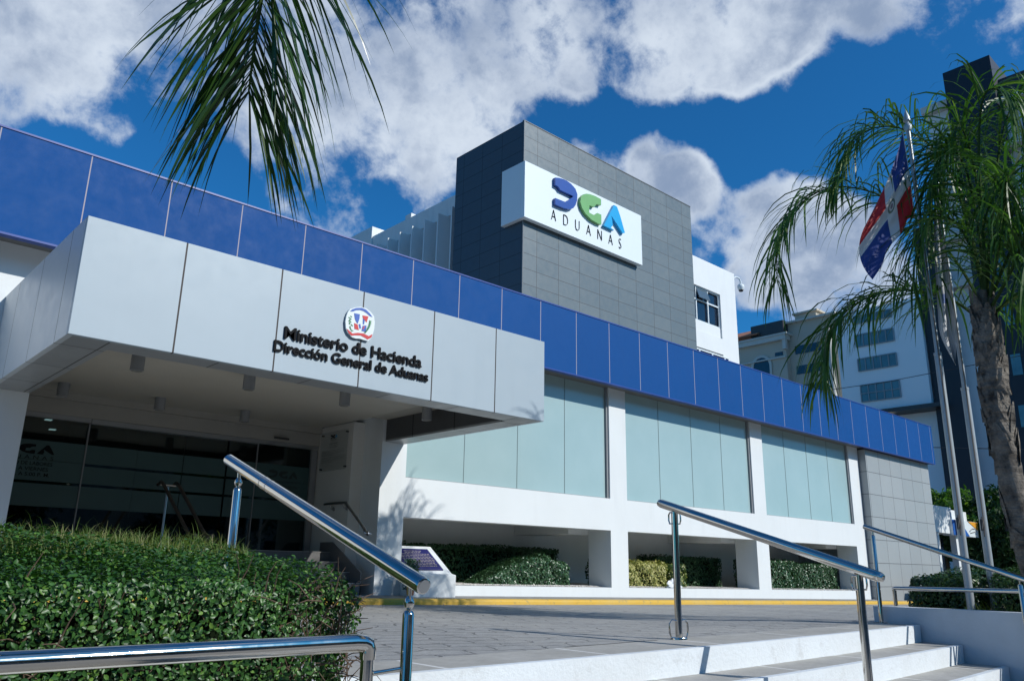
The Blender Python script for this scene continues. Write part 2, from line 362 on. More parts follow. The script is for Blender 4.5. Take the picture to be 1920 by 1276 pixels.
for k in range(8):   # closed left ends
    z = -.5-.16*k; rs.quad((1.62, nose(1.62, k), z), (1.62, 3.8, z), (1.62, 3.8, z-.165), (1.62, nose(1.62, k), z-.165))
tr.build('step_treads', TREAD, st); rs.build('step_risers', RISER, st)
mb = MB(); mb.box(-9, 1.62, 3.8, 3.83, -.56, -.49); 
# kerb and pavement along the building
XL = [-8, 0, 6, 12, 18, 24, 28.4, 45]
def strip(mb, prof):   # prof: list of (y, dz) lofted along x with the slope
    n = len(prof)
    for i in range(len(XL)-1):
        a, c = XL[i], XL[i+1]
        for j in range(n-1):
            (y0, d0), (y1, d1) = prof[j], prof[j+1]
            mb.quad((a, y0, slope(a)+d0), (c, y0, slope(c)+d0), (c, y1, slope(c)+d1), (a, y1, slope(a)+d1))
m, t, b = newmat('yellow_kerb_paint'); q = NT(t)
cc = q.mix(q.mr(q.noise(10, 8, .75), .56, .68), (.60, .37, .04), (.20, .16, .09)); cc = q.mix(q.mr(q.noise(2, 6, .7), .45, .7, 0, .5), cc, (.55, .40, .13))
q.l(cc, b.inputs['Base Color']); b.inputs['Roughness'].default_value = .6; q.bump(q.noise(30, 6, .7), b, .4, .01); KERB = m
mb = MB(); strip(mb, [(9.3, -.02), (9.302, .04), (9.31, .066), (9.335, .078), (9.44, .080)]); struct(mb.build('kerb', KERB, smooth=True))
mb = MB(); strip(mb, [(9.44, .078), (10.02, .10)]); struct(mb.build('pavement', surf('pavement_concrete', (.30, .30, .29), .85, var=.35, nscale=8, bump=.3)))
def ledge(x): return -.30-.0125*(x-8)
mb = MB()
for i in range(len(XL)-1):
    a, c = XL[i], XL[i+1]
    if a < 6 or a > 24: continue
    mb.quad((a, 10.2, ledge(a)-.005), (c, 10.2, ledge(c)-.005), (c, 12.1, ledge(c)+.05), (a, 12.1, ledge(a)+.05))
surf('bed_earth', (.18, .12, .08), .95, var=.4, nscale=10); bed = struct(mb.build('planting_bed', surf('bed_pebble', (.74, .72, .68), .95, var=.55, nscale=45, bump=.6)))
# pebbles
base_p = []
mb = MB(); n = 16000
P = np.zeros((0, 3)); vs = []; fs = []
for i in range(n):
    x = rnd.uniform(7.1, 22); y = 10.2+abs(rnd.gauss(0, .38))
    if y > 11: continue
    z = ledge(x)+.003+rnd.uniform(0, .012); r = rnd.uniform(.010, .020); a = rnd.uniform(0, 3.14); ca, sa = math.cos(a)*r, math.sin(a)*r
    o = len(vs); vs += [(x+ca, y+sa, z), (x-sa, y+ca, z), (x-ca, y-sa, z), (x+sa, y-ca, z), (x, y, z+r*.8)]
    fs += [(o, o+1, o+4), (o+1, o+2, o+4), (o+2, o+3, o+4), (o+3, o, o+4)]
mb.add(vs, fs); o = mb.build('gravel', surf('white_pebble', (.72, .69, .64), .8, var=.4, nscale=60)); o['kind'] = 'stuff'
# ------------------------------------------------------------------ the customs building
B = thing('office_building', 'long white office building with blue fascia band, frosted windows and grey tiled tower', 'building', (14, 10, -.5))
C0, C1, C2, C3 = (6.62, 7.07), (11.80, 12.30), (16.92, 17.45), (22.02, 22.62)
wl = MB()
for a, c in (C0, C1, C2, C3):
    x1 = c
    wl.hexa([(a, 10, -1.2), (x1, 10, -1.2), (x1, 10.56, -1.2), (a, 10.56, -1.2), (a, 10, 3.5), (x1, 10, 3.5), (x1, 10.56, 3.5), (a, 10.56, 3.5)])
for a, c in ((C0, C1), (C1, C2), (C2, C3)):
    x0, x1 = a[1], c[0]
    wl.hexa([(x0, 10, -1.2), (x1, 10, -1.2), (x1, 10.2, -1.2), (x0, 10.2, -1.2), (x0, 10, ledge(x0)), (x1, 10, ledge(x1)), (x1, 10.2, ledge(x1)), (x0, 10.2, ledge(x0))])
    wl.box(x0, x1, 10, 10.25, .674, 1.26); wl.box(x0, x1, 10.251, 12.05, 1.1, 1.259)
wl.box(1.96, 6.62, 10, 10.3, 2.74, 3.5)           # wall over the canopy
wl.box(1.965, 6.615, 10.301, 11.65, 2.13, 3.48); wl.box(6.625, 7.06, 10.561, 11.6, 1.3, 3.4)  # unseen fill above ceiling and behind column, added to stop sky light leaking
wl.box(-9, 1.96, 10, 11.6, -1.2, 3.5)            # wall left of the entrance
wl.box(22.62, 27.2, 10.3, 10.6, -1.5, 3.5)
wl.box(7.07, 22.62, 10.5, 10.6, 3.3, 3.6)
wl.build('facade_wall', WHITE, B)
bw = MB(); bw.box(6.62, 22.7, 12.06, 12.2, -1.2, 1.2)
for x in (11.25, 16.35, 21.4): bw.box(x, x+.62, 10.57, 12.055, .60, 1.098)
bw.box(14.32, 14.36, 12.0, 12.055, -.4, 1.09)
bw.build('recess_wall', surf('recess_plaster', (.86, .87, .86), .75, var=.06), B)
for i, (a, c) in enumerate(((C0, C1), (C1, C2), (C2, C3))):
    x0, x1 = a[1], c[0]; pw = (x1-x0)/4
    wn = MB(); wn.box(x0+.01, x1-.05, 10.07, 10.10, 1.262, 3.45); wo_ = wn.build('window', FROST, B)
    parts('pane_joint', surf('joint_grey', (.17, .23, .23), .5) if i == 0 else bpy.data.materials['joint_grey'], wo_, [(x0+k*pw-.004, x0+k*pw+.004, 10.064, 10.069, 1.276, 3.45) for k in range(1, 4)])
    parts('frame', GREYM, wo_, [(x1-.05, x1-.002, 10.03, 10.12, 1.262, 3.45), (x0+.0, x0+.012, 10.05, 10.12, 1.262, 3.45), (x0+.012, x1-.05, 10.055, 10.12, 1.2605, 1.275)])
# end block of grey tiles
mb = MB(); mb.box(22.66, 27.2, 9.8, 10.28, -1.5, 3.36); mb.build('end_wall', ENDM, B)
mb = MB(); mb.box(22.66, 27.2, 10.61, 16, -1.5, 3.5); mb.build('end_block', surf('end_render', (.5, .52, .52), .7), B)
# blue fascia
mb = MB(); mb.box(-9, 27.32, 9.60, 9.66, 3.37, 4.552); mb.box(27.26, 27.32, 9.661, 15, 3.37, 4.552); fa = mb.build('fascia', BLUEM, B)
mb = MB(); mb.box(-9, 27.33, 9.595, 9.70, 3.345, 3.368); mb.box(-9, 27.33, 9.59, 9.75, 4.553, 4.575); mb.build('fascia_trim', BLUEP, fa)
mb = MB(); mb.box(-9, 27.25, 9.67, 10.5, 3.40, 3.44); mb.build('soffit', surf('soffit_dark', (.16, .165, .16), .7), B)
mb = MB(); mb.box(-9, 27.2, 9.8, 16, 4.2, 4.3); mb.build('flat_roof', surf('roof_grey', (.4, .4, .4), .8), B)
# canopy over the entrance
YC, CX0, CX1, CB, CT = 7.0, 1.563, 7.01, 1.747, 2.783
K = thing('canopy', 'pale grey panelled entrance canopy box carrying the ministry lettering', 'canopy', (4.3, 8.5, CB))
mb = MB(); mb.box(CX0, CX1, YC, YC+.05, CB, CT); mb.build('front_panel', CANM, K, bevel=.004)
mb = MB(); mb.box(CX0, CX0+.05, YC+.051, 10.0, CB, CT); mb.build('side_panel', CANS, K, bevel=.004)
mb = MB(); mb.box(CX1-.05, CX1, YC+.051, 9.99, CB, CT); mb.build('side_panel', CANS, K, bevel=.004)
mb = MB(); mb.box(CX0+.05, CX1-.05, YC+.05, 9.99, 2.70, 2.76); mb.build('roof', GREYM, K)
rim = .34
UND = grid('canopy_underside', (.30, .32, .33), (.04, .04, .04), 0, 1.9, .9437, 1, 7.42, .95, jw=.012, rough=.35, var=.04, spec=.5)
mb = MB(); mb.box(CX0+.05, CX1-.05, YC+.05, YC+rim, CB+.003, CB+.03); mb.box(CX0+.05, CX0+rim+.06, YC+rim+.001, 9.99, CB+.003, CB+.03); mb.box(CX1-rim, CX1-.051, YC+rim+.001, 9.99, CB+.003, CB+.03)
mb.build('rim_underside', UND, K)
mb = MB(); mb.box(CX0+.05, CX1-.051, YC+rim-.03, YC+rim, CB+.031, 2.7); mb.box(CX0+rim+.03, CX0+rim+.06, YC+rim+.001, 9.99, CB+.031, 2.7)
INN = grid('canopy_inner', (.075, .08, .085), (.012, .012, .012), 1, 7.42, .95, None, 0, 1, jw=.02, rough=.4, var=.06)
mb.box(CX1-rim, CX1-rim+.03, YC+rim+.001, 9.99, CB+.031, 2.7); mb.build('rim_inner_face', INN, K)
mb = MB(); mb.box(CX0+rim+.061, 6.40, YC+rim+.001, 11.5, 2.08, 2.12); mb.box(6.412, CX1-rim-.001, YC+rim+.001, 9.99, 2.08, 2.12); mb.build('ceiling', surf('canopy_ceiling', (.50, .48, .42), .75, var=.05), K)
for (a, c, y) in ((1.96, 6.4, 11.2),):
    pass
for i, (x, y, h) in enumerate([(2.48, 10.85, .13), (3.66, 10.88, .13), (4.86, 10.9, .13), (2.62, 8.62, .15), (3.86, 8.64, .15), (5.13, 8.65, .15), (6.45, 8.70, .15)]):
    nm = ['first from the pillar in the back row', 'middle one of the back row', 'last before the plaque wall in the back row', 'nearest the front left corner', 'second from the left along the front rim', 'third from the left along the front rim', 'rightmost, by the angled rim'][i]
    t_ = thing('ceiling_light', 'grey cylinder downlight under the canopy, '+nm, 'ceiling light', (x, y, 2.08), 'cylinder downlights under the canopy')
    mb = MB(); mb.tube([(x, y, 2.079), (x, y, 2.079-h*1.25)], .068, 24); mb.build('housing', GREYM, t_, smooth=True)
    mb = MB(); mb.tube([(x, y, 2.079-h*1.25-.001), (x, y, 2.079-h*1.25-.006)], .052, 24); mb.build('lens', surf('lamp_lens', (.3, .3, .28), .2) if i == 0 else bpy.data.materials['lamp_lens'], t_, smooth=True)
# entrance recess: side wall, door wall, stairs
mb = MB(); mb.box(6.42, 6.619, 10.5, 11.6, -1.2, 2.078); mb.build('entrance_side_wall', surf('entrance_plaster', (.66, .655, .62), .7, var=.04), B)
YD = 11.5
mb = MB(); mb.box(1.96, 6.42, YD, YD+.15, 1.79, 2.079); mb.box(1.96, 6.42, YD-.06, YD-.001, 1.985, 2.079); mb.build('door_header', surf('header_beige', (.36, .345, .31), .6), B)
DR = MB()
xs_ = [1.97, 3.02, 3.68, 4.32, 4.95, 5.40, 6.30]
door = thing('glass_entrance', 'dark glass entrance front with sliding doors and frosted bands under the canopy', 'glass doors', (4.2, YD, .15))
for i in range(6):
    mb = MB(); yoff = .03 if i in (2, 3) else 0; mb.box(xs_[i]+.004, xs_[i+1]-.004, YD+.04+yoff, YD+.05+yoff, .17, 1.73)
    pn = mb.build('door_leaf' if i in (2, 3) else 'glass_panel', DOORG, door)
    fz = MB()
    for z0, z1 in ((.62, .90), (.935, 1.16), (1.195, 1.44)):
        fz = MB()
        if i == 0 or i == 5:
            if z0 == .935: z1 = 1.19
        fz.box(xs_[i]+.006, xs_[i+1]-.006, YD+.033+yoff, YD+.036+yoff, z0, z1)
        fz.build('frosted_band', DFROST, pn)
parts('top_rail', BRUSH, door, [(1.96, 3.03, YD+.01, YD+.08, 1.73, 1.789), (3.035, 5.40, YD+.0, YD+.1, 1.72, 1.785), (5.405, 6.42, YD+.01, YD+.08, 1.73, 1.789)])
parts('door_frame', GREYM, door, [(6.30, 6.40, YD, YD+.1, .15, 1.73), (5.395, 5.408, YD+.02, YD+.06, .15, 1.72), (3.014, 3.03, YD+.02, YD+.06, .15, 1.72)])
mb = MB(); mb.box(5.6, 5.85, YD-.075, YD-.061, 1.82, 1.85); mb.build('door_sensor', DARKM, door)
# the logo: outlines measured on the tower sign, reused on doors and plaque
LD = [(245,168),(290,172),(345,187),(390,207),(450,252),(500,312),(523,380),(520,450),(500,515),(470,553),(425,568),(350,550),(290,525),(245,505),(245,426),(365,472),(400,460),(475,403),(310,324),(285,285),(262,270),(245,262)]
LG = [(635,370),(680,376),(745,398),(822,440),(822,515),(765,500),(735,537),(675,515),(672,608),(735,640),(775,612),(825,634),(825,757),(780,742),(700,695),(625,620),(580,545),(560,470),(570,410),(600,378)]
LA = [(985,512),(1022,532),(1060,640),(1122,860),(1095,868),(1020,750),(950,645),(962,705),(970,768),(945,795),(985,830),(920,800),(855,768),(920,640)]
YS = 12.82
def logo(Y): return [poly_px(q_, Y, 1000, 310, 6.717) for q_ in (LD, LG, LA)]
lg = logo(YS); lx = [x for q_ in lg for x, z in q_]; lz = [z for q_ in lg for x, z in q_]
def logo_at(mb, plane, x0, x1, z0, z1, depth, axis='y', each=None):
    out = []
    for q_ in lg:
        pts = [(x0+(x-min(lx))/(max(lx)-min(lx))*(x1-x0), z0+(z-min(lz))/(max(lz)-min(lz))*(z1-z0)) for x, z in q_]
        o_ = mb if each is None else MB()
        if axis == 'y': o_.prism(pts, plane-depth, plane)
        else: o_.prismx(pts, plane-depth, plane)
        out.append(o_)
    return out
dl = MB(); a_, c_ = 2.22, 2.83
a_ = ony(12, 830, YD)[0]; c_ = ony(103, 850, YD)[0]; zt = ony(95, 833, YD)[2]; zb = ony(100, 853, YD)[2]
logo_at(dl, YD+.032, c_-.62, c_, zb, zt, .002)
dl.build('door_logo', BLACKP, door); dl = MB(); za = ony(100, 862, YD)[2]; text_into(dl, 'ADUANAS', YD+.031, c_-.62, c_, za-.005, zb-.02, spacing=1.7)
z1 = ony(100, 872, YD)[2]; z0 = ony(100, 866, YD)[2]
zz = za-.035
for i, s in enumerate(('HORARIO DE LABORES', 'LUNES A VIERNES', '8:00 A. M. A 5:00 P. M.')):
    wd = (.66, .56, .66)[i]; c2 = c_-(0, .04, .015)[i]; text_into(dl, s, YD+.031, c2-wd, c2, zz-.045, zz, bold=.0084); zz -= .068; dl.build('door_lettering', BLACKP, door); dl = MB()
dl = MB(); x0_ = 5.62; logo_at(dl, YD+.032, x0_, x0_+.48, 1.24, 1.36, .002); FNT = surf('faint_letter', (.015, .03, .03), .5); dl.build('door_logo', FNT, door); dl = MB(); text_into(dl, 'ADUANAS', YD+.031, x0_, x0_+.48, 1.165, 1.2, spacing=1.7)
zz = 1.13
for i, s in enumerate(('HORARIO DE LABORES', 'LUNES A VIERNES', '8:00 A. M. A 5:00 P. M.')):
    wd = (.5, .42, .5)[i]; text_into(dl, s, YD+.031, x0_, x0_+wd, zz-.036, zz, bold=.0084); zz -= .055; dl.build('door_lettering', FNT, door); dl = MB()
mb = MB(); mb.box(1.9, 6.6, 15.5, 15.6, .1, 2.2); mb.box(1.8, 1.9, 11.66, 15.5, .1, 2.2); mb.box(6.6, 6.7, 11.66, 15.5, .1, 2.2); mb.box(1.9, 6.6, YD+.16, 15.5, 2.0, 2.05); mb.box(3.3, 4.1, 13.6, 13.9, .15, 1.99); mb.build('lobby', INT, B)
parts('lobby_lamp', SPOT, B, [(x, x+.09, y, y+.09, 1.985, 1.998) for (x, y) in ((2.5, 12.6), (2.9, 13.4), (2.6, 13.9), (3.1, 12.9), (3.2, 14.4))]+[(2.2, 3.0, 12.2, 12.32, 1.97, 1.998)])
mb = MB(); mb.box(1.97, 6.42, 11.18, 15.5, -.6, .148)
for k in range(4): mb.box(1.97, 6.42, 10.02+.29*k, 11.18, -.6, -.40+.137*(k)+.0) if k else mb.box(1.97, 6.42, 10.02, 11.18, -.6, -.27)
sp = MB(); sp.box(1.97, 6.42, 10.02, 11.20, -.6, -.27); sp.box(1.97, 6.42, 10.31, 11.20, -.269, -.13); sp.box(1.97, 6.42, 10.60, 11.20, -.129, .01); sp.box(1.97, 6.42, 10.89, 15.5, .011, .15)
es = sp.build('entrance_stair', GRANITE, B)
sp = MB()
for y, z in ((10.02, -.27), (10.31, -.13), (10.60, .01), (10.89, .15)): sp.box(1.98, 6.41, y-.012, y+.04, z+.0005, z+.006)
sp.build('stair_nosing', surf('nosing_pale', (.45, .45, .43), .5), es)
mb = MB(); mb.prismx([(10.02, -.5), (11.2, -.5), (11.2, .30), (10.85, .30), (10.02, -.12)], 6.40, 6.419); mb.build('stair_skirting', GRANITE, es)
# wall rail in the recess
wr = thing('wall_handrail', 'short steel wall handrail on the shaded wall under the plaque', 'handrail', (6.4, 10.4, .5))
mb = MB(); mb.tube([(6.34, 11.05, .86), (6.34, 10.5, .86), (6.34, 10.44, .855), (6.34, 10.38, .81), (6.34, 9.84, .43)], .02, 12); mb.build('rail', BRUSH, wr, smooth=True)
for y, z in ((10.9, .86), (10.52, .86), (9.92, .48)):
    mb = MB(); mb.tube([(6.34, y, z-.015), (6.36, y, z-.07), (6.47, y, z-.075)], .008, 8); mb.tube([(6.405, y, z-.075), (6.419, y, z-.075)], .03, 12); mb.build('bracket', BRUSH, wr, smooth=True)
# middle stair rail
mr_ = thing('stair_handrail', 'brown double-tube handrail in the middle of the entrance stair behind the hedge', 'handrail', (3.9, 10.3, 0))
BRN = surf('bronze_tube', (.16, .13, .11), .35, metal=.8)
for x in (3.80, 4.0):
    mb = MB(); mb.tube([(x, 10.95, .95), (x, 10.85, .98), (x, 10.78, .96), (x, 9.72, .30), (x, 9.62, .28), (x, 9.5, .28)], .022, 12); mb.build('rail', BRN, mr_, smooth=True)
mb = MB(); mb.tube([(3.9, 10.86, .15), (3.9, 10.86, .93)], .018, 12); mb.tube([(3.8, 10.86, .945), (4.0, 10.86, .945)], .012, 8); mb.build('post', BRUSH, mr_, smooth=True)
mb = MB(); mb.tube([(3.9, 9.66, -.3), (3.9, 9.66, .26)], .018, 12); mb.build('post', BRUSH, mr_, smooth=True)
# acrylic plaque on the side wall
pl = thing('wall_plaque', 'clear plaque with logo and small black text on the shaded entrance wall', 'plaque', (6.4, 10.9, 1.65))
mb = MB(); mb.box(6.385, 6.392, 10.6, 11.4, 1.37, 1.98); pb = mb.build('plate', ACRYL, pl)
tx = MB()
for q_, mm, in zip(logo_at(None, 6.384, 11.10, 10.90, 1.87, 1.93, .002, 'x', each=1), (LBLUE, LGREEN, LCYAN)): q_.build('logo', BLACKP if mm is not LCYAN else LCYAN, pl)
text_into(tx, 'ADUANAS', 6.3835, 11.10, 10.90, 1.842, 1.858, axis='x', spacing=1.6)
for z in (1.80, 1.772, 1.744): text_into(tx, ('MISION DE ADUANAS', 'Unidos y Firmes', 'Rnc a e 2019')[int((1.80-z)/.027)], 6.3835, 11.10+.02, 10.88, z-.014, z, axis='x')
for j in range(8):
    z = 1.69-.022*j-(.02 if j > 3 else 0); text_into(tx, 'la entrada de los servicios de aduanas y el comercio de la'[j:j+(46 if j not in (3, 7) else 20)], 6.3835, 11.33, 10.67 if j not in (3, 7) else 11.0, z-.012, z, axis='x')
tx.build('plaque_text', BLACKP, pl)
for y in (10.64, 11.36):
    for z in (1.41, 1.94):
        mb = MB(); mb.tube([(6.418, y, z), (6.375, y, z)], .012, 12); mb.build('standoff', DARKM, pl, smooth=True)
# ------------------------------------------------------------------ tower
XT0, XT1, YT, ZT, YTB = 12.255, 19.37, 13.0, 10.80, 15.70
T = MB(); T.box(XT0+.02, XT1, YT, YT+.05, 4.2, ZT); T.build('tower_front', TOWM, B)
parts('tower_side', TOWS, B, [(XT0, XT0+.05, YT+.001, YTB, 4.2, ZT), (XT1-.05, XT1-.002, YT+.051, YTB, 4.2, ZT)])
T = MB(); T.box(XT0+.06, XT1-.06, YT+.06, YTB-.01, 4.2, ZT-.02); T.box(XT0-.012, XT0+.02, YT-.012, YT+.02, 4.2, ZT+.01); T.box(XT0-.01, XT1+.005, YT-.01, YT+.06, ZT+.001, ZT+.02); T.build('tower_core', surf('tower_trim', (.13, .15, .16), .45), B)
S = thing('tower_sign', 'white corner sign board with blue, green and cyan logo high on the grey tower', 'sign', (14.5, 12.85, 8.1))
a = ony(981.5, 299.9, YS); c = ony(1201.7, 403.8, YS); zb_ = ony(981, 405.7, YS)[2]; zb2 = ony(1204.8, 496.6, YS)[2]
SX1 = (ony(1201.7, 403.8, YS)[0]+ony(1204.8, 496.6, YS)[0])/2; SZ1 = (a[2]+c[2])/2; SZ0 = (zb_+zb2)/2; SX0 = XT0-.13
mb = MB(); mb.box(SX0, SX1, YS, 12.96, SZ0, SZ1); mb.box(SX0, XT0-.01, 12.961, 13.66, SZ0, SZ1); mb.build('board', SIGNW, S, bevel=.006)
for q_, mm in zip(logo(YS), (LBLUE, LGREEN, LCYAN)):
    mb = MB(); mb.prism(q_, YS-.09, YS-.001); mb.build('logo_letter', mm, S)
mb = MB()
aa = ony(1000+222/6.717, 310+690/6.717, YS); bb = ony(1000+1103/6.717, 310+1045/6.717, YS); top = ony(1000+262/6.717, 310+575/6.717, YS)
z0 = (aa[2]+bb[2])/2; z1 = z0+(top[2]-aa[2])*1.0
text_into(mb, 'ADUANAS', YS-.005, aa[0], bb[0], z0, z1, depth=.015, spacing=2.6, bold=-.03); mb.build('lettering', BLACKP, S)
# white block right of the tower
mb = MB(); X2 = 22.66; YB = 13.6
wx = sorted([ony(1340, 560, YB)[0]]); W0, W1, WZ0, WZ1 = 19.9, 21.73, 7.50, 8.66
L0, L1 = 6.05, 6.92
mb.box(19.3, W0, YB, YB+.2, 4.2, 9.63); mb.box(W1, X2, YB, YB+.2, 4.2, 9.63); mb.box(W0, W1, YB, YB+.2, WZ1, 9.63); mb.box(W0, W1, YB+.05, YB+.2, 6.62, WZ0); mb.box(W0, W1, YB+.001, YB+.2, 6.2, 6.62) if False else None
mb.box(W0, W1, YB+.03, YB+.2, 6.85, 7.16) if False else None
mb.box(19.3, X2-.01, YB+.2, 24, 4.2, 9.6); mb.box(W0, W1+.25, YB+.02, YB+.19, 4.2, 6.15) if False else None
mb.box(W0, W1, YB, YB+.049, 6.62, WZ0-.35)
mb.build('side_block', WHITE, B)
wf = MB(); 
for x in (19.92, 20.42, 21.07, 21.69): wf.box(x, x+.045, YB+.06, YB+.10, WZ0, WZ1)
for z in (WZ0, 8.20, WZ1-.04): wf.box(19.92, 21.72, YB+.062, YB+.098, z, z+.045)
wo_ = MB(); wo_.box(19.9, 21.72, YB+.12, YB+.13, WZ0, WZ1); wo2 = wo_.build('window', WING, B); wf.build('window_frame', SIGNW, wo2)
wf = MB(); wf.hexa([(20.46, YB-.06, 8.26), (21.06, YB-.06, 8.26), (21.06, YB-.02, 8.26), (20.46, YB-.02, 8.26), (20.46, YB+.07, 8.64), (21.06, YB+.07, 8.64), (21.06, YB+.1, 8.64), (20.46, YB+.1, 8.64)]); wf.build('vent_sash', surf('sash_glass', (.09, .13, .16), .1, spec=.8), wo2)
wo_ = MB(); wo_.box(19.9, 22.0, YB-.004, YB+.02, 6.0, 6.55); wo2 = wo_.build('window', WING, B)
parts('window_frame', SIGNW, wo2, [(x, x+.07, YB-.02, YB-.005, 6.0, 6.52) for x in (20.35, 21.05, 21.75)]+[(19.9, 22.03, YB-.03, YB-.005, 6.52, 6.56)])
# rear wing with white fins, seen left of the tower
FW = 12.85
wg = MB(); wg.box(FW+.1, 18, 15.8, 30, 4.2, 9.55); wg.box(FW-.05, 18.1, 15.8, 31, 9.56, 10.12); wg.box(FW+.02, FW+.12, 15.8, 31, 9.50, 9.56)
wg.box(12.75, 13.9, 20.6, 24, 9.55, 10.45); wg.box(13.0, 15, 16, 18.2, 10.13, 10.24) ; wg.box(12.85, 13.2, 18.6, 18.9, 10.12, 10.3)
wr_ = wg.build('rear_wing', surf('wing_white', (.68, .70, .69), .65, var=.08, streak=.25), B)
fn = MB(); y = 16.0
while y < 30: fn.box(FW-.45, FW+.09, y, y+.05, 4.2, 9.50); y += .62
fn.build('fins', surf('fin_white', (.62, .66, .66), .55, var=.05), wr_)
# cctv
cv = thing('security_camera', 'small white dome camera on a bent arm at the white side block corner', 'camera', (22.7, 13.7, 9.4))
mb = MB(); mb.box(22.66, 22.72, 13.65, 13.8, 9.32, 9.62); mb.tube([(22.7, 13.7, 9.5), (22.9, 13.66, 9.60), (23.05, 13.64, 9.58), (23.1, 13.63, 9.48), (23.1, 13.63, 9.38)], .028, 10); mb.build('arm', SIGNW, cv, smooth=True)
mb = MB(); mb.lathe((23.1, 13.63, 9.14), [(.001, 0), (.08, .03), (.11, .09), (.12, .15), (.11, .2), (.05, .25)]); mb.build('dome', [SIGNW], cv, smooth=True)
mb = MB(); mb.lathe((23.1, 13.63, 9.10), [(.001, 0), (.06, .02), (.085, .06), (.08, .08)]); mb.build('lens', DARKM, cv, smooth=True)
# ------------------------------------------------------------------ ministry lettering and emblem on the canopy
Z5 = lambda a_, b_: ony(480+a_/5.333, 560+b_/5.333, YC)
L = thing('ministry_lettering', 'raised black two-line ministry name on the canopy front', 'lettering', (3.6, YC-.03, 2.0))
def fit(lx0, lz0, rx, rz, th): return Z5(lx0, lz0), Z5(rx, rz), Z5(*th)
a1 = Z5(275, 398); b1 = Z5(1645, 688); t1 = Z5(292, 285)
mb = MB(); text_into(mb, 'Ministerio de Hacienda', YC-.003, a1[0], b1[0], (a1[2]+b1[2])/2, (a1[2]+b1[2])/2+(t1[2]-a1[2])*1.03, depth=.016, bold=.009, spacing=.97); mb.build('upper_line', BLACKP, L)
a2 = Z5(170, 525); b2 = Z5(1710, 826); t2 = Z5(182, 425)
mb = MB(); text_into(mb, 'Dirección General de Aduanas', YC-.003, a2[0], b2[0], (a2[2]+b2[2])/2, (a2[2]+b2[2])/2+(t2[2]-a2[2])*1.07, depth=.016, bold=.009, spacing=.97); mb.build('lower_line', BLACKP, L)
EM = thing('emblem', 'coloured coat of arms plate above the ministry lettering', 'emblem', (3.75, YC-.02, 2.5))
def pp(pts): return [(q_[0], q_[2]) for q_ in (Z5(a_, b_) for a_, b_ in pts)]
mb = MB(); mb.prism(pp([(905,135),(925,108),(975,92),(1030,86),(1085,100),(1130,135),(1165,180),(1172,240),(1168,300),(1155,350),(1140,395),(1105,427),(1060,415),(1020,402),(985,402),(945,388),(905,345),(885,300),(880,230),(890,175)]), YC-.030, YC-.012); mb.build('backing', SIGNW, EM)
RED = surf('emblem_red', (.55, .02, .025), .5); EBL = surf('emblem_blue', (.02, .10, .42), .5); GRN = surf('emblem_green', (.02, .22, .07), .5)
mb = MB(); mb.prism(pp([(922,132),(945,112),(985,98),(1040,96),(1085,115),(1120,150),(1148,188),(1122,178),(1090,150),(1060,130),(1025,118),(985,120),(955,132)]), YC-.033, YC-.031)
mb.prism(pp([(965,150),(1022,160),(1018,205),(1000,255),(985,235),(972,205)]), YC-.033, YC-.031); mb.prism(pp([(1050,275),(1088,272),(1082,334),(1038,326)]), YC-.033, YC-.031); mb.prism(pp([(1052,205),(1070,215),(1066,258),(1052,262)]), YC-.033, YC-.031); mb.prism(pp([(1010,262),(1026,255),(1034,300),(1020,305)]), YC-.033, YC-.031); mb.build('blue_marks', EBL, EM)
mb = MB(); mb.prism(pp([(890,305),(910,318),(948,352),(1000,345),(1060,352),(1110,378),(1148,358),(1138,392),(1098,412),(1068,392),(1030,372),(975,370),(940,374),(912,352)]), YC-.033, YC-.031)
mb.prism(pp([(1048,172),(1108,182),(1090,242),(1072,222),(1052,198)]), YC-.033, YC-.031); mb.prism(pp([(965,248),(1000,262),(1012,318),(968,306)]), YC-.033, YC-.031); mb.prism(pp([(1060,280),(1072,276),(1060,305),(1042,312)]), YC-.0345, YC-.0335); mb.build('red_marks', RED, EM)
mb = MB()
for i in range(26):
    k = i/26; cx_ = 925+30*k+rnd.uniform(-16, 16)-10*math.sin(3*k); cy_ = 180+155*k; r_ = 8
    mb.prism(pp([(cx_-r_, cy_), (cx_, cy_-r_*.7), (cx_+r_, cy_+2), (cx_, cy_+r_*.7)]), YC-.033, YC-.031)
for i in range(18):
    k = i/18; cx_ = 1130-6*k-55*k*k; cy_ = 225+125*k
    mb.prism(pp([(cx_, cy_+10), (cx_+16, cy_-10), (cx_+4, cy_+4), (cx_-16, cy_-6)]), YC-.033, YC-.031)
mb.build('green_marks', GRN, EM)
# ------------------------------------------------------------------ commemorative desk stone
LC = thing('memorial_stand', 'low white sloping stand with a dark blue plate beside the entrance column', 'memorial stand', (7.4, 9.9, -.4))
mb = MB(); mb.prismx([(9.70, -.50), (10.0, -.50), (10.0, ledge(7)-.02), (10.48, ledge(7)-.02), (10.48, .27), (10.36, .27), (9.80, -.125), (9.70, -.145)], 7.075, 7.87); mb.build('stand', WHITE, LC, bevel=.006)
def onsl(k, x, off): return (x, 9.80+(10.36-9.80)*k-off*.58, -.125+.395*k+off*.82)
mb = MB(); mb.hexa([onsl(.10, 7.09, .004), onsl(.10, 7.74, .004), onsl(.86, 7.74, .004), onsl(.86, 7.09, .004), onsl(.10, 7.09, .02), onsl(.10, 7.74, .02), onsl(.86, 7.74, .02), onsl(.86, 7.09, .02)])
mb.build('plate', surf('blue_plate', (.02, .022, .13), .25), LC)
mb = MB()
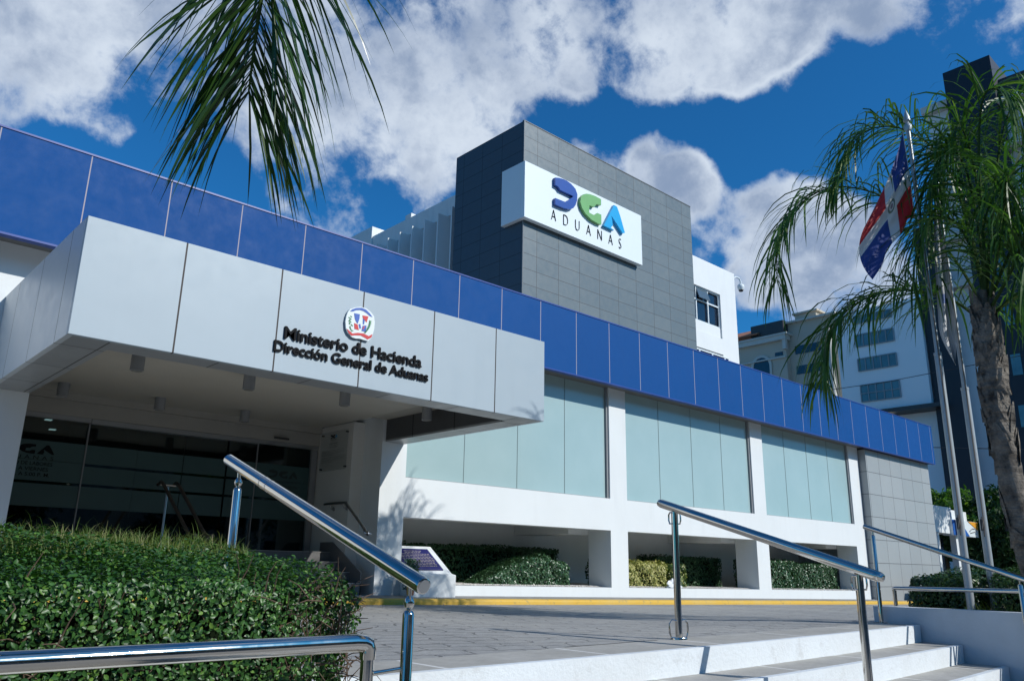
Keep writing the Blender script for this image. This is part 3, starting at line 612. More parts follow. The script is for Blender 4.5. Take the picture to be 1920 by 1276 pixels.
for j in range(11):
    k = .76-.055*j
    n_ = rnd.randint(6, 11); x = 7.14+(.12 if j < 2 else 0); 
    while x < (7.55 if j < 2 else 7.68):
        w_ = rnd.uniform(.015, .06); mb.quad(onsl(k, x, .022), onsl(k, x+w_, .022), onsl(k+.022, x+w_, .022), onsl(k+.022, x, .022)); x += w_+.012
mb.build('engraved_lines', surf('gilt', (.30, .27, .25), .5), LC)
# ------------------------------------------------------------------ handrails
def hook(mb, base, dirv, h, w_, r=.008):
    b_ = Vector(base); d_ = Vector(dirv)
    mb.tube([b_, b_+d_*w_, b_+d_*w_*1.25+Vector((0, 0, h*.3)), b_+d_*w_*1.2+Vector((0, 0, h*.8)), b_+d_*w_*.8+Vector((0, 0, h)), b_+Vector((0, 0, h*.95))], r, 8)
def rail_pts(a, b_, ext=0): return [a, b_]
H1 = thing('handrail', 'thick polished steel handrail sloping down beside the front hedge, nearest the camera', 'handrail', (1.78, 3.2, -.5), 'steel handrails on the entrance steps')
A = Vector((1.78, 4.13, .515)); Bv = Vector((1.78, 2.37, -.075)); dr = (Bv-A).normalized()
mb = MB(); mb.tube([A, A+dr*.004, A+dr*.3, Bv-dr*.3, Bv-dr*.012, Bv-dr*.003, Bv], [.024, .030, .030, .031, .031, .029, .024], 32); mb.build('rail', CHROME, H1, smooth=True)
mb = MB(); mb.tube([Bv+dr*.0005, Bv+dr*.0015], .0235, 24); mb.build('rail_cap', BRUSH, H1, smooth=True)
for k_ in (.46, .53): mb = MB(); mb.tube([A+dr*k_, A+dr*(k_+.003)], .0312, 32); mb.build('weld_ring', BRUSH, H1, smooth=True)
for (y, ztop, zb0, r_) in ((3.985, .36, -.5, .021), (2.455, -.16, -.98, .021)):
    mb = MB(); mb.lathe((1.78, y, zb0), [(.045, 0), (.045, .012), (r_, .014), (r_, ztop-zb0-.012), (r_*.75, ztop-zb0), (.008, ztop-zb0+.004), (.008, ztop-zb0+.02)], 28); po = mb.build('post', CHROME, H1, smooth=True); mb = MB()
    zr = A.z+(A.y-y)*(Bv.z-A.z)/(A.y-Bv.y)
    mb.lathe((1.78, y, ztop+.005), [(.006, 0), (.016, .008), (.020, .022), (.016, .036), (.008, .046), (.010, zr-ztop-.03)], 20); mb.build('ball_joint', CHROME, po, smooth=True)
mb = MB(); mb.lathe((1.72, 4.0, .40), [(.02, 0), (.022, .003), (.022, .006)], 18) ; 
e = Vector((1.63, 2.50, -.262))
mb = MB(); pts = [(-2.6, 2.50, -.262), (0, 2.50, -.262), (1.59, 2.50, -.262), (1.622, 2.50, -.264), (1.642, 2.50, -.272), (1.648, 2.50, -.288), (1.648, 2.50, -.305), (1.648, 2.50, -.318)]
mb.tube(pts, [.030]*5+[.0295, .028, .027], 28); mb.build('level_rail', CHROME, H1, smooth=True)
for x_, z_ in ((1.648, -.31), (-1.4, -.28)): mb = MB(); mb.tube([(x_, 2.50, z_), (x_, 2.50, -.99)], .0235, 24); mb.build('post', CHROME, H1, smooth=True)
mb = MB(); mb.tube([(1.665, 2.495, -.365), (1.77, 2.462, -.352)], .0085, 12); mb.build('connector', CHROME, H1, smooth=True)
H2 = thing('handrail', 'steel handrail standing alone in the middle of the white steps, with small looped brackets', 'handrail', (5.18, 3.0, -.5), 'steel handrails on the entrance steps')
A = Vector((5.18, 3.90, .50)); Bv = Vector((5.18, 2.20, -.035)); dr = (Bv-A).normalized()
pts = [A-dr*.0+Vector((0, .03, -.02)), A+Vector((0, .015, .0)), A+dr*.03, A+dr*.8, Bv-dr*.07, Bv-dr*.025, Bv-dr*.006]
mb = MB(); mb.tube([A+dr*.0, A+dr*.008, A+dr*.03, A+dr*.8, Bv-dr*.06, Bv-dr*.025, Bv-dr*.006, Bv], [.012, .026, .033, .033, .034, .031, .022, .008], 32); mb.build('rail', CHROME, H2, smooth=True)
for (y, zb0) in ((3.75, -.5), (2.36, -.98)):
    zr = A.z+(A.y-y)*(Bv.z-A.z)/(A.y-Bv.y)-.03
    mb = MB(); mb.lathe((5.18, y, zb0), [(.062, 0), (.062, .010), (.060, .014), (.026, .016), (.026, zr-zb0)], 28); po = mb.build('post', CHROME, H2, smooth=True)
    for sx in (-1, 1):
        mb = MB(); hook(mb, (5.18+sx*.02, y, zb0+.012), (sx*.75, -sx*.66, 0), .125, .045, .007); mb.build('bracket', CHROME, po, smooth=True); mb = MB(); hook(mb, (5.18+sx*.024, y, zr-.09), (0, -sx, 0), .085, .03, .006); mb.build('bracket', CHROME, po, smooth=True)
H3 = thing('handrail', 'slim steel handrail against the shaded side wall at the right of the steps', 'handrail', (8.75, 3.1, -.5), 'steel handrails on the entrance steps')
A = Vector((8.75, 3.88, .475)); Bv = Vector((8.75, 1.9, -.225)); dr = (Bv-A).normalized()
mb = MB(); mb.tube([A, A+dr*.006, A+dr*.5, Bv], [.02, .026, .026, .026], 24); mb.build('rail', CHROME, H3, smooth=True)
for (y, zb0) in ((3.79, -.5), (2.47, -.98)):
    zr = A.z+(A.y-y)*(Bv.z-A.z)/(A.y-Bv.y)
    mb = MB(); mb.lathe((8.75, y, zb0), [(.055, 0), (.055, .008), (.021, .01), (.021, zr-zb0-.07), (.015, zr-zb0-.062), (.009, zr-zb0-.055), (.009, zr-zb0-.01)], 24); mb.build('post', CHROME, H3, smooth=True)
mb = MB(); mb.tube([(8.9, 3.70, -.165), (8.9, 3.68, -.155), (8.9, 2.4, -.145), (8.9, 1.2, -.145)], .021, 20); mb.tube([(8.9, 3.69, -.17), (8.9, 3.69, -.33)], .02, 16); mb.build('level_rail', CHROME, H3, smooth=True)
# ------------------------------------------------------------------ side wall of the steps and planters
mb = MB(); mb.box(8.83, 9.03, -1.5, 3.90, -1.75, -.338); mb.box(9.031, 14, 3.70, 3.90, -1.75, -.40)
mb.build('side_wall', surf('cheek_plaster', (.60, .64, .67), .75, var=.1, bump=.4, bscale=14, streak=.12), tags=('low white wall in shade along the right side of the steps', 'wall'))
mb = MB(); mb.box(9.031, 14, -1.5, 3.699, -1.75, -.41); struct(mb.build('planter_soil', bpy.data.materials['bed_earth']))
mb = MB(); mb.box(-8, 1.60, 2.62, 2.75, -1.75, -.62); mb.box(1.50, 1.60, 2.751, 3.83, -1.75, -.56); mb.build('planter_wall', WHITE, tags=('low white planter wall below the near hedge', 'wall'))
mb = MB(); mb.box(-8, 1.499, 2.751, 3.83, -1.74, -.60); struct(mb.build('hedge_soil', bpy.data.materials['bed_earth']))
# ------------------------------------------------------------------ foliage
def leafmat(name, c1, c2, rough=.35, spec=.5, trans=.25, extra=None):
    m, t, b = newmat(name); g_ = NT(t)
    ge = g_.n('ShaderNodeNewGeometry'); r_ = ge.outputs['Random Per Island']
    cr_ = g_.n('ShaderNodeValToRGB'); g_.l(r_, cr_.inputs[0]); el = cr_.color_ramp.elements
    el[0].color = (*c1, 1); el[1].color = (*c2, 1)
    if extra:
        e2 = el.new(extra[0]); e2.color = (*c2, 1); el[-1].color = (*extra[1], 1)
    g_.l(cr_.outputs[0], b.inputs['Base Color']); b.inputs['Roughness'].default_value = rough; b.inputs['Specular IOR Level'].default_value = spec
    tr_ = g_.n('ShaderNodeBsdfTranslucent'); g_.l(g_.mix(1., cr_.outputs[0], (1.3, 1.6, .5), 'MULTIPLY'), tr_.inputs[0])
    mx = g_.n('ShaderNodeMixShader'); mx.inputs[0].default_value = trans; o = t.nodes['Material Output']
    g_.l(b.outputs[0], mx.inputs[1]); g_.l(tr_.outputs[0], mx.inputs[2]); g_.l(mx.outputs[0], o.inputs[0])
    return m
def leaves(name, mat, P_, Nn, size, parent=None, aspect=.55, tilt=.9, detail=True, svar=.35, droop=0.):
    n = len(P_); P_ = np.asarray(P_, float); Nn = np.asarray(Nn, float)
    nn = Nn+npr.normal(0, tilt, (n, 3)); nn /= np.linalg.norm(nn, axis=1)[:, None]
    a = npr.normal(0, 1, (n, 3)); a[:, 2] -= droop; a -= (a*nn).sum(1)[:, None]*nn; a /= np.linalg.norm(a, axis=1)[:, None]
    b_ = np.cross(nn, a); s = size*(1+npr.uniform(-svar, svar, n))[:, None]
    if detail:
        tpl = [(0, 0, 0), (.3, .42, .10), (.68, .46, .10), (1, 0, -.05), (.68, -.46, .10), (.3, -.42, .10), (.35, 0, 0), (.7, 0, 0)]
        fc = [(0, 1, 6), (1, 2, 7, 6), (2, 3, 7), (0, 6, 5), (6, 7, 4, 5), (7, 3, 4)]
    else:
        tpl = [(0, 0, 0), (.55, .5, .08), (1, 0, -.05), (.55, -.5, .08)]; fc = [(0, 1, 2), (0, 2, 3)]
    vs = np.stack([P_+a*(t_[0]-.5)*s+b_*(t_[1]*aspect*2*.5)*s*2*.5*2*.5+nn*t_[2]*s for t_ in tpl], 1)
    k = len(tpl); vs = vs.reshape(-1, 3)
    me = bpy.data.meshes.new(name); me.vertices.add(len(vs)); me.vertices.foreach_set('co', vs.ravel())
    tot = []; loops = []
    for f in fc: tot.append(len(f))
    base = np.arange(n)[:, None]*k
    loops = np.concatenate([base+np.array(f)[None, :] for f in fc], 1).ravel()
    cnt = np.tile(np.array(tot), n); start = np.concatenate([[0], np.cumsum(cnt)[:-1]])
    me.loops.add(len(loops)); me.loops.foreach_set('vertex_index', loops.astype(np.int32)); me.polygons.add(len(cnt))
    me.polygons.foreach_set('loop_start', start.astype(np.int32)); me.polygons.foreach_set('loop_total', cnt.astype(np.int32)); me.update(calc_edges=True)
    me.materials.append(mat); o = bpy.data.objects.new(name, me); C.objects.link(o)
    if parent is not None: o.parent = parent; o.location = -world_loc(parent)
    return o
def sbox(n, x0, x1, y0, y1, z0, z1, rnd_=.1, bumpa=.03, back=True, topw=1., depth=.05):
    """points and normals on a lumpy rounded box"""
    ax, ay, az = x1-x0, y1-y0, z1-z0
    areas = np.array([ax*az, ax*az*(1 if back else 0), ay*az, ay*az, ax*ay*topw]); pr_ = areas/areas.sum()
    f = npr.choice(5, n, p=pr_); U = npr.uniform(0, 1, (n, 3)); Q = np.empty((n, 3)); NN = np.zeros((n, 3))
    Q[:] = U
    for i, (axis, val, nv) in enumerate([(1, 0, (0, -1, 0)), (1, 1, (0, 1, 0)), (0, 0, (-1, 0, 0)), (0, 1, (1, 0, 0)), (2, 1, (0, 0, 1))]):
        Q[f == i, axis] = val; NN[f == i] = nv
    Pp = np.array([x0, y0, z0])+Q*np.array([ax, ay, az]); 
    c_ = np.array([(x0+x1)/2, (y0+y1)/2, (z0+z1)/2]); hx = np.array([ax, ay, az])/2
    ins = np.clip(Pp, np.array([x0, y0, z0-1])+rnd_, np.array([x1, y1, z1])-rnd_)
    d_ = Pp-ins; ln = np.linalg.norm(d_, axis=1)[:, None]; Pp = np.where(ln > rnd_, ins+d_/np.maximum(ln, 1e-6)*rnd_, Pp)
    NN = NN*.6+d_/np.maximum(ln, 1e-6)
    lump = np.sin(Pp[:, 0]*5.1+Pp[:, 1]*3)*np.sin(Pp[:, 2]*6.3+Pp[:, 0]*2.7)+.6*np.sin(Pp[:, 0]*13+Pp[:, 2]*11+Pp[:, 1]*9)
    Pp = Pp+NN*(lump*bumpa)[:, None]-NN*npr.exponential(depth, n)[:, None]*.8+npr.normal(0, .006, (n, 3))
    return Pp, NN
def corebox(name, x0, x1, y0, y1, z0, z1, parent, mat):
    mb = MB(); mb.box(x0, x1, y0, y1, z0, z1); return mb.build(name, mat, parent)
CORE = surf('hedge_inside', (.010, .016, .008), 1., var=.4, spec=0.)  # near-black core boxes, added to block the view through the leaves
TWIG = surf('twig', (.13, .085, .055), .8, var=.4)
HL = leafmat('hedge_leaf', (.014, .055, .014), (.055, .155, .028), .40, .45, .22, extra=(.80, (.14, .26, .04)))
H = thing('hedge', 'large glossy clipped hedge with grass on top, in the left foreground', 'hedge', (-.3, 3.2, -.6))
X0, X1, Y0, Y1, Z0, Z1 = -2.6, 1.74, 2.72, 3.86, -.60, -.05
def heave(Pp):    # top rises towards the back, right end drops
    Pp = Pp.copy(); k = np.clip((Pp[:, 2]-Z0)/(Z1-Z0), 0, 1)
    Pp[:, 2] += k*(.015+.125*np.clip((Pp[:, 1]-Y0)/(Y1-Y0), 0, 1)) - k*.03*np.clip((Pp[:, 0]-.9)/.8, 0, 1)**2
    Pp[:, 0] += .10*(1-k)*np.clip((Pp[:, 0]-1.2)/.5, 0, 1)
    return Pp
Pp, NN = sbox(135000, X0, X1, Y0, Y1, Z0, Z1, .13, .028, depth=.045); Pp = heave(Pp)
leaves('foliage', HL, Pp, NN, .0175, H, aspect=.62, tilt=.55)
mb = MB(); mb.box(X0+.1, X1-.17, Y0+.15, Y1-.15, Z0, Z1-.12); mb.build('filler_core', CORE, H)
mb = MB()
for i in range(900):
    x = rnd.uniform(X0, X1); y = Y0+rnd.uniform(.0, .12) if rnd.random() < .75 else rnd.uniform(Y0, Y1); z = rnd.uniform(Z0, Z1-.05)
    if rnd.random() < .35: x = X1-rnd.uniform(0, .5)**1.5
    d_ = Vector((rnd.gauss(0, 1), rnd.gauss(-.3, .5), rnd.gauss(.5, .8))).normalized()*rnd.uniform(.05, .16); q_ = Vector((x, y, z))
    mb.tube([q_, q_+d_*.5+Vector((rnd.gauss(0, .01), 0, .01)), q_+d_], [.0028, .002, .001], 4, False)
mb.build('twigs', TWIG, H)
GR = leafmat('grass_blade', (.07, .13, .03), (.17, .22, .06), .5, .3, .35, extra=(.7, (.36, .32, .17)))
def blades(name, n, fx, mat, parent):
    vs = []; fs = []
    for i in range(n):
        x, y, z, L_ = fx(); a = rnd.uniform(0, 6.283); ln = rnd.uniform(.2, 1.2); dx, dy = math.cos(a), math.sin(a); w_ = .0016+.0010*rnd.random(); px_, py_ = -dy*w_, dx*w_
        o = len(vs); K_ = 5
        for k in range(K_):
            t_ = k/(K_-1); r_ = ln*L_*t_**2; h = L_*(t_-.35*ln*t_**3); ww = (1-t_*.9)
            vs += [(x+dx*r_+px_*ww, y+dy*r_+py_*ww, z+h), (x+dx*r_-px_*ww, y+dy*r_-py_*ww, z+h)]
        fs += [(o+2*k, o+2*k+1, o+2*k+3, o+2*k+2) for k in range(K_-1)]
    mb = MB(); mb.v = vs; mb.f = fs; mb.m = [0]*len(fs); return mb.build(name, mat, parent)
def gp():
    if rnd.random() < .62: x = min(1.55, max(-.2, rnd.gauss(1.05, .42)))
    else: x = rnd.uniform(-2.5, 1.4)
    y = rnd.uniform(Y0+.55, Y1+.02); k = (y-Y0)/(Y1-Y0)
    return x, y, Z1+.02+.125*k-.02*max(0, (x-.9)/.8)**2-.02, rnd.uniform(.03, .10)*(1.5 if rnd.random() < .06 else 1)
blades('grass', 3000, gp, GR, H)
# right-hand hedges behind the low wall
HL2 = leafmat('hedge_leaf_dull', (.012, .04, .014), (.05, .12, .03), .4, .5, .15, extra=(.85, (.10, .17, .05)))
def hedge(label, x0, x1, y0, y1, z0, z1, n, size, mat, r_=.1, bumpa=.02, name='hedge', cat='hedge', group=None, flow=None):
    o = thing(name, label, cat, ((x0+x1)/2, (y0+y1)/2, z0), group)
    Pp, NN = sbox(n, x0, x1, y0, y1, z0, z1, r_, bumpa, depth=size*.9)
    if flow is not None: Pp = flow(Pp)
    leaves('foliage', mat, Pp, NN, size, o, detail=False, aspect=.6, tilt=.6)
    g_ = min(r_, .12)+.02
    if flow is None: corebox('filler_core', x0+g_, x1-g_, y0+g_, y1-g_, z0, z1-g_, o, CORE)
    return o
hedge('clipped hedge left of the flagpole behind the low wall', 9.36, 10.3, 3.05, 3.78, -.42, -.02, 9000, .035, HL2, .12, .03)
hedge('clipped hedge right of the flagpole behind the low wall', 9.42, 10.5, .8, 2.98, -.42, .0, 15000, .035, HL2, .12, .03)
def gp2(): return rnd.uniform(9.1, 9.6), rnd.uniform(2.4, 3.1), -.41, rnd.uniform(.08, .22)
tf = blades('grass_tuft', 260, gp2, leafmat('tuft_green', (.04, .09, .02), (.12, .17, .05), .5, .3, .3), None); tag(tf, 'loose green tuft of grass at the foot of the flagpole', 'grass tuft')
# beds behind the openings of the facade
DK = leafmat('bed_leaf_dark', (.014, .055, .022), (.04, .12, .045), .45, .4, .12)
MD = leafmat('bed_leaf_green', (.015, .055, .022), (.05, .13, .05), .33, .6, .12, extra=(.8, (.13, .22, .12)))
YL = leafmat('variegated_leaf', (.10, .14, .03), (.42, .40, .13), .45, .4, .2, extra=(.6, (.58, .54, .24)))
hedge('dark clipped hedge at the back of the bay nearest the entrance', 6.7, 11.75, 11.25, 11.85, -.35, .35, 17000, .05, DK, .07, .015)
hedge('dark clipped hedge at the back of the middle bay, right of the yellow bush', 14.8, 17.4, 11.25, 11.85, -.4, .28, 9000, .05, DK, .07, .015)
def taper(x0, x1, zb, zt, pw_=1.6, left=.0):
    def f(P_):
        P_ = P_.copy(); k = np.clip((P_[:, 0]-x0)/(x1-x0), 0, 1); h = left+(1-left)*(1-(1-k)**pw_); h = np.minimum(h, (1-np.clip((k-.85)/.15, 0, 1)**2*.25)); P_[:, 2] = zb+(P_[:, 2]-zb)*h; return P_
    return f
hedge('rounded glossy green bush in the first bay, taller at its right end', 9.0, 11.15, 10.35, 11.0, -.33, .24, 10500, .042, MD, .2, .02, 'bush', 'bush', flow=taper(9.0, 10.7, -.33, .24, 2., .05))
hedge('yellow variegated bush in the middle bay', 12.55, 14.1, 10.35, 10.95, -.38, .12, 8000, .045, YL, .16, .03, 'bush', 'bush')
hedge('green and yellow bush beside the plastic bag', 14.15, 14.75, 10.35, 10.9, -.38, .12, 3000, .045, leafmat('mixed_leaf', (.02, .07, .02), (.09, .16, .04), .4, .5, .15, extra=(.55, (.45, .44, .16))), .14, .03, 'bush', 'bush')
hedge('narrow dark bush hugging the left column of the middle bay', 12.32, 12.62, 10.4, 11.1, -.38, .28, 2600, .05, DK, .1, .03, 'bush', 'bush')
hedge('blocky green hedge at the left of the third bay', 17.6, 19.6, 10.5, 11.1, -.42, .26, 9000, .05, MD, .08, .015)
hedge('blocky green hedge at the right of the third bay', 19.62, 21.85, 10.5, 11.1, -.45, .20, 9000, .05, MD, .08, .015)
# small plant by the stand
o = thing('potted_plant', 'small leafy plant in front of the column foot beside the blue plate', 'plant', (7.0, 9.6, -.42))
pts = np.array([(7.0+npr.normal(0, .05), 9.62+npr.normal(0, .05), -.35+.42*npr.random()) for _ in range(520)]); leaves('foliage', MD, pts, np.tile([0, -1, .4], (520, 1)), .045, o, detail=False, tilt=.8)
mb = MB(); mb.lathe((7.0, 9.64, -.42), [(.04, 0), (.05, .005), (.06, .09), (.058, .1)]); mb.tube([(7.0, 9.64, -.34), (7.02, 9.62, -.1), (6.98, 9.63, .05)], .006, 6); mb.build('pot', surf('terracotta', (.25, .11, .07), .8), o, smooth=True)
# plastic bag
o = MB(); seg = 22; ring = 12; vs = []
for i in range(ring+1):
    for j in range(seg):
        th = math.pi/2*i/ring; ph = 2*math.pi*j/seg; r_ = 1+.18*math.sin(3*ph+i)+rnd.uniform(-.09, .09)
        vs.append((13.93+.24*math.cos(ph)*math.cos(th)*r_, 10.16+.07*math.sin(ph)*math.cos(th)*r_, ledge(13.8)-.004+.13*math.sin(th)*(1-.4*math.cos(ph))*(1+rnd.uniform(-.15, .15))))
o.add(vs, [(i*seg+j, i*seg+(j+1) % seg, (i+1)*seg+(j+1) % seg, (i+1)*seg+j) for i in range(ring) for j in range(seg)])
o.build('plastic_bag', surf('plastic_white', (.72, .74, .76), .3, var=.1), tags=('crumpled white plastic bag lying on the white pebbles in the middle bay', 'bag'))
# ------------------------------------------------------------------ flagpoles and flags
def flagpole(label, x, y, z0, z1, r0):
    o = thing('flagpole', label, 'flagpole', (x, y, z0), 'white flagpoles behind the low wall')
    zm = z0+(z1-z0)*.47
    mb = MB(); mb.lathe((x, y, z0), [(r0*2.2, 0), (r0*2.2, .012), (r0, .014), (r0, zm-z0), (r0*1.1, zm-z0+.004), (r0*1.1, zm-z0+.03), (r0*.68, zm-z0+.034), (r0*.62, z1-z0-.30)], 24); mb.build('pole', POLEM, o, smooth=True)
    mb = MB(); mb.lathe((x, y, z1-.30), [(r0*.62, 0), (r0*.9, .005), (r0*1.25, .05), (r0*1.15, .085), (r0*.5, .115), (r0*.55, .125), (r0*1.1, .14), (r0*.95, .19), (r0*.45, .25), (.001, .30)], 20); mb.build('finial', POLEM, o, smooth=True)
    mb = MB(); mb.tube([(x-.045, y-.02, z0+.9), (x-.05, y-.03, z0+2.5), (x-.045, y-.02, z1-.32)], .0035, 6, False); mb.tube([(x-.06, y-.02, z0+.9), (x-.07, y-.03, z0+2.6), (x-.05, y-.02, z1-.32)], .0035, 6, False)
    mb.tube([(x-.08, y-.02, z0+.95), (x-.12, y-.02, z0+.88), (x-.09, y-.02, z0+.80), (x-.05, y-.02, z0+.9), (x-.10, y-.02, z0+1.0)], .006, 6, False); mb.build('rope', surf('rope', (.15, .14, .13), .9) if 'rope' not in bpy.data.materials else bpy.data.materials['rope'], o)
    mb = MB(); mb.box(x-.06, x-.03, y-.015, y+.015, z0+.86, z0+.98); mb.build('cleat', DARKM, o)
    return o
flagpole('nearer grey flagpole, flying the red, white and blue flag', 9.30, 3.10, -.41, 5.43, .038)
flagpole('farther flagpole with the furled white flag, just right of the striped flag', 9.70, 3.0, -.41, 4.69, .039)
# national flag: hangs limp, its fly dropping down and away from the pole
FD = 8.6   # distance of the pole top from the camera along the view
def fpt(u, v, t): return Vector(ath(u, v, t))
top = [(1693,243),(1686,275),(1676,305),(1664,338),(1650,368),(1638,392),(1627,414)]
midc = [(1706,330),(1697,343),(1686,362),(1671,388),(1650,418),(1630,446),(1611,472)]
bot = [(1716,407),(1701,412),(1694,430),(1680,449),(1664,466),(1654,496),(1636,524)]
nu, nv = 60, 40
def lerp_c(cv_, t_):
    k = t_*(len(cv_)-1); i = min(int(k), len(cv_)-2); f_ = k-i
    def g_(j): return cv_[max(0, min(len(cv_)-1, j))]
    p0, p1, p2, p3 = g_(i-1), g_(i), g_(i+1), g_(i+2)
    return tuple(.5*((2*p1[a])+(-p0[a]+p2[a])*f_+(2*p0[a]-5*p1[a]+4*p2[a]-p3[a])*f_*f_+(-p0[a]+3*p1[a]-3*p2[a]+p3[a])*f_**3) for a in (0, 1))
fm, ft, fb_ = newmat('flag_cloth'); q = NT(ft)
uvn = q.n('ShaderNodeUVMap'); s_ = q.n('ShaderNodeSeparateXYZ'); q.l(uvn.outputs[0], s_.inputs[0])
U_, V_ = s_.outputs[0], s_.outputs[1]
hem = q.m('LESS_THAN', U_, .035)
cu = q.m('LESS_THAN', q.m('ABSOLUTE', q.m('SUBTRACT', U_, .49)), .08); cvv = q.m('LESS_THAN', q.m('ABSOLUTE', q.m('SUBTRACT', V_, .5)), .10)
left = q.m('LESS_THAN', U_, .5); topm = q.m('LESS_THAN', V_, .5)
same = q.m('SUBTRACT', 1., q.m('ABSOLUTE', q.m('SUBTRACT', left, topm)))
col = q.mix(same, (.50, .015, .02), (.022, .055, .26)); white = q.m('MAXIMUM', q.m('MAXIMUM', cu, cvv), hem); col = q.mix(white, col, (.66, .66, .67))
# arms in the centre
du = q.m('MULTIPLY', q.m('SUBTRACT', U_, .49), 1.5); dv_ = q.m('SUBTRACT', V_, .5); rr = q.m('SQRT', q.m('ADD', q.m('MULTIPLY', du, du), q.m('MULTIPLY', dv_, dv_)))
ringm = q.m('LESS_THAN', q.m('ABSOLUTE', q.m('SUBTRACT', rr, .075)), .016); col = q.mix(q.m('MULTIPLY', ringm, .8), col, (.03, .09, .04))
inner = q.m('LESS_THAN', rr, .035); col = q.mix(q.m('MULTIPLY', inner, .7), col, (.12, .03, .08))
q.l(col, fb_.inputs['Base Color']); fb_.inputs['Roughness'].default_value = .55; fb_.inputs['Sheen Weight'].default_value = .3
tl = q.n('ShaderNodeBsdfTranslucent'); q.l(col, tl.inputs[0]); mx = q.n('ShaderNodeMixShader'); mx.inputs[0].default_value = .3; q.l(fb_.outputs[0], mx.inputs[1]); q.l(tl.outputs[0], mx.inputs[2]); q.l(mx.outputs[0], ft.nodes['Material Output'].inputs[0])
def flag_grid(name, T_, M_, B_, dep, mat, label, fold, hoist_pts=None):
    vs = []; fs = []; uv = []
    for i in range(nu+1):
        a = i/nu; p0, p1, p2 = lerp_c(T_, a), lerp_c(M_, a), lerp_c(B_, a)
        for j in range(nv+1):
            c_ = j/nv
            k0, k1, k2 = (1-c_)*(1-2*c_), 4*c_*(1-c_), c_*(2*c_-1)
            u_ = p0[0]*k0+p1[0]*k1+p2[0]*k2; v_ = p0[1]*k0+p1[1]*k1+p2[1]*k2
            d_ = dep(a, c_)+fold(a, c_); vs.append(tuple(fpt(u_, v_, d_))); uv.append((a, c_))
    fs = [(i*(nv+1)+j, i*(nv+1)+j+1, (i+1)*(nv+1)+j+1, (i+1)*(nv+1)+j) for i in range(nu) for j in range(nv)]
    mb = MB(); mb.add(vs, fs); o = mb.build(name, mat, smooth=True, tags=(label, 'flag')); o.data.set_sharp_from_angle(angle=3.1)
    ul = o.data.uv_layers.new(name='UVMap'); 
    for l_ in o.data.loops: ul.data[l_.index].uv = uv[l_.vertex_index]
    return o
dp_ = 9.30*FH[0]+3.10*FH[1]
flag_grid('flag', top, midc, bot, lambda a, c_: dp_+.02-.05*a, fm, 'limp red, white and blue quartered flag hanging on the nearer pole',
          lambda a, c_: (.035*math.sin(c_*9+a*3)+.010*math.sin(c_*21-a*5)+.004*math.sin(c_*37+a*9))*min(1, a*4+.1))
# furled white flag
wf_, ft, fb_ = newmat('white_flag_cloth'); q = NT(ft); uvn = q.n('ShaderNodeUVMap'); s_ = q.n('ShaderNodeSeparateXYZ'); q.l(uvn.outputs[0], s_.inputs[0])
mk = q.m('MULTIPLY', q.m('LESS_THAN', q.m('ABSOLUTE', q.m('SUBTRACT', s_.outputs[0], .44)), .05), q.m('LESS_THAN', q.m('ABSOLUTE', q.m('SUBTRACT', s_.outputs[1], .55)), .22))
mk2 = q.m('MULTIPLY', q.m('LESS_THAN', q.m('ABSOLUTE', q.m('SUBTRACT', s_.outputs[0], .60)), .03), q.m('LESS_THAN', q.m('ABSOLUTE', q.m('SUBTRACT', s_.outputs[1], .5)), .14))
col = q.mix(mk, (.55, .57, .60), (.30, .38, .36)); col = q.mix(mk2, col, (.12, .18, .38)); q.l(col, fb_.inputs['Base Color']); fb_.inputs['Roughness'].default_value = .7
T2 = [(1752,375),(1751,430),(1752,480),(1755,530),(1758,580),(1764,630),(1792,684)]; B2 = [(1756,375),(1764,430),(1772,480),(1780,530),(1786,580),(1792,640),(1791,683)]; M2 = [((a[0]+c_[0])/2, (a[1]+c_[1])/2) for a, c_ in zip(T2, B2)]
dp2 = 9.70*FH[0]+3.0*FH[1]
flag_grid('flag', T2, M2, B2, lambda a, c_: dp2-.10-.25*a*0, wf_, 'furled plain white flag hanging in folds from the farther pole', lambda a, c_: .04*math.sin(c_*9+a*2)+.008*math.sin(c_*23))
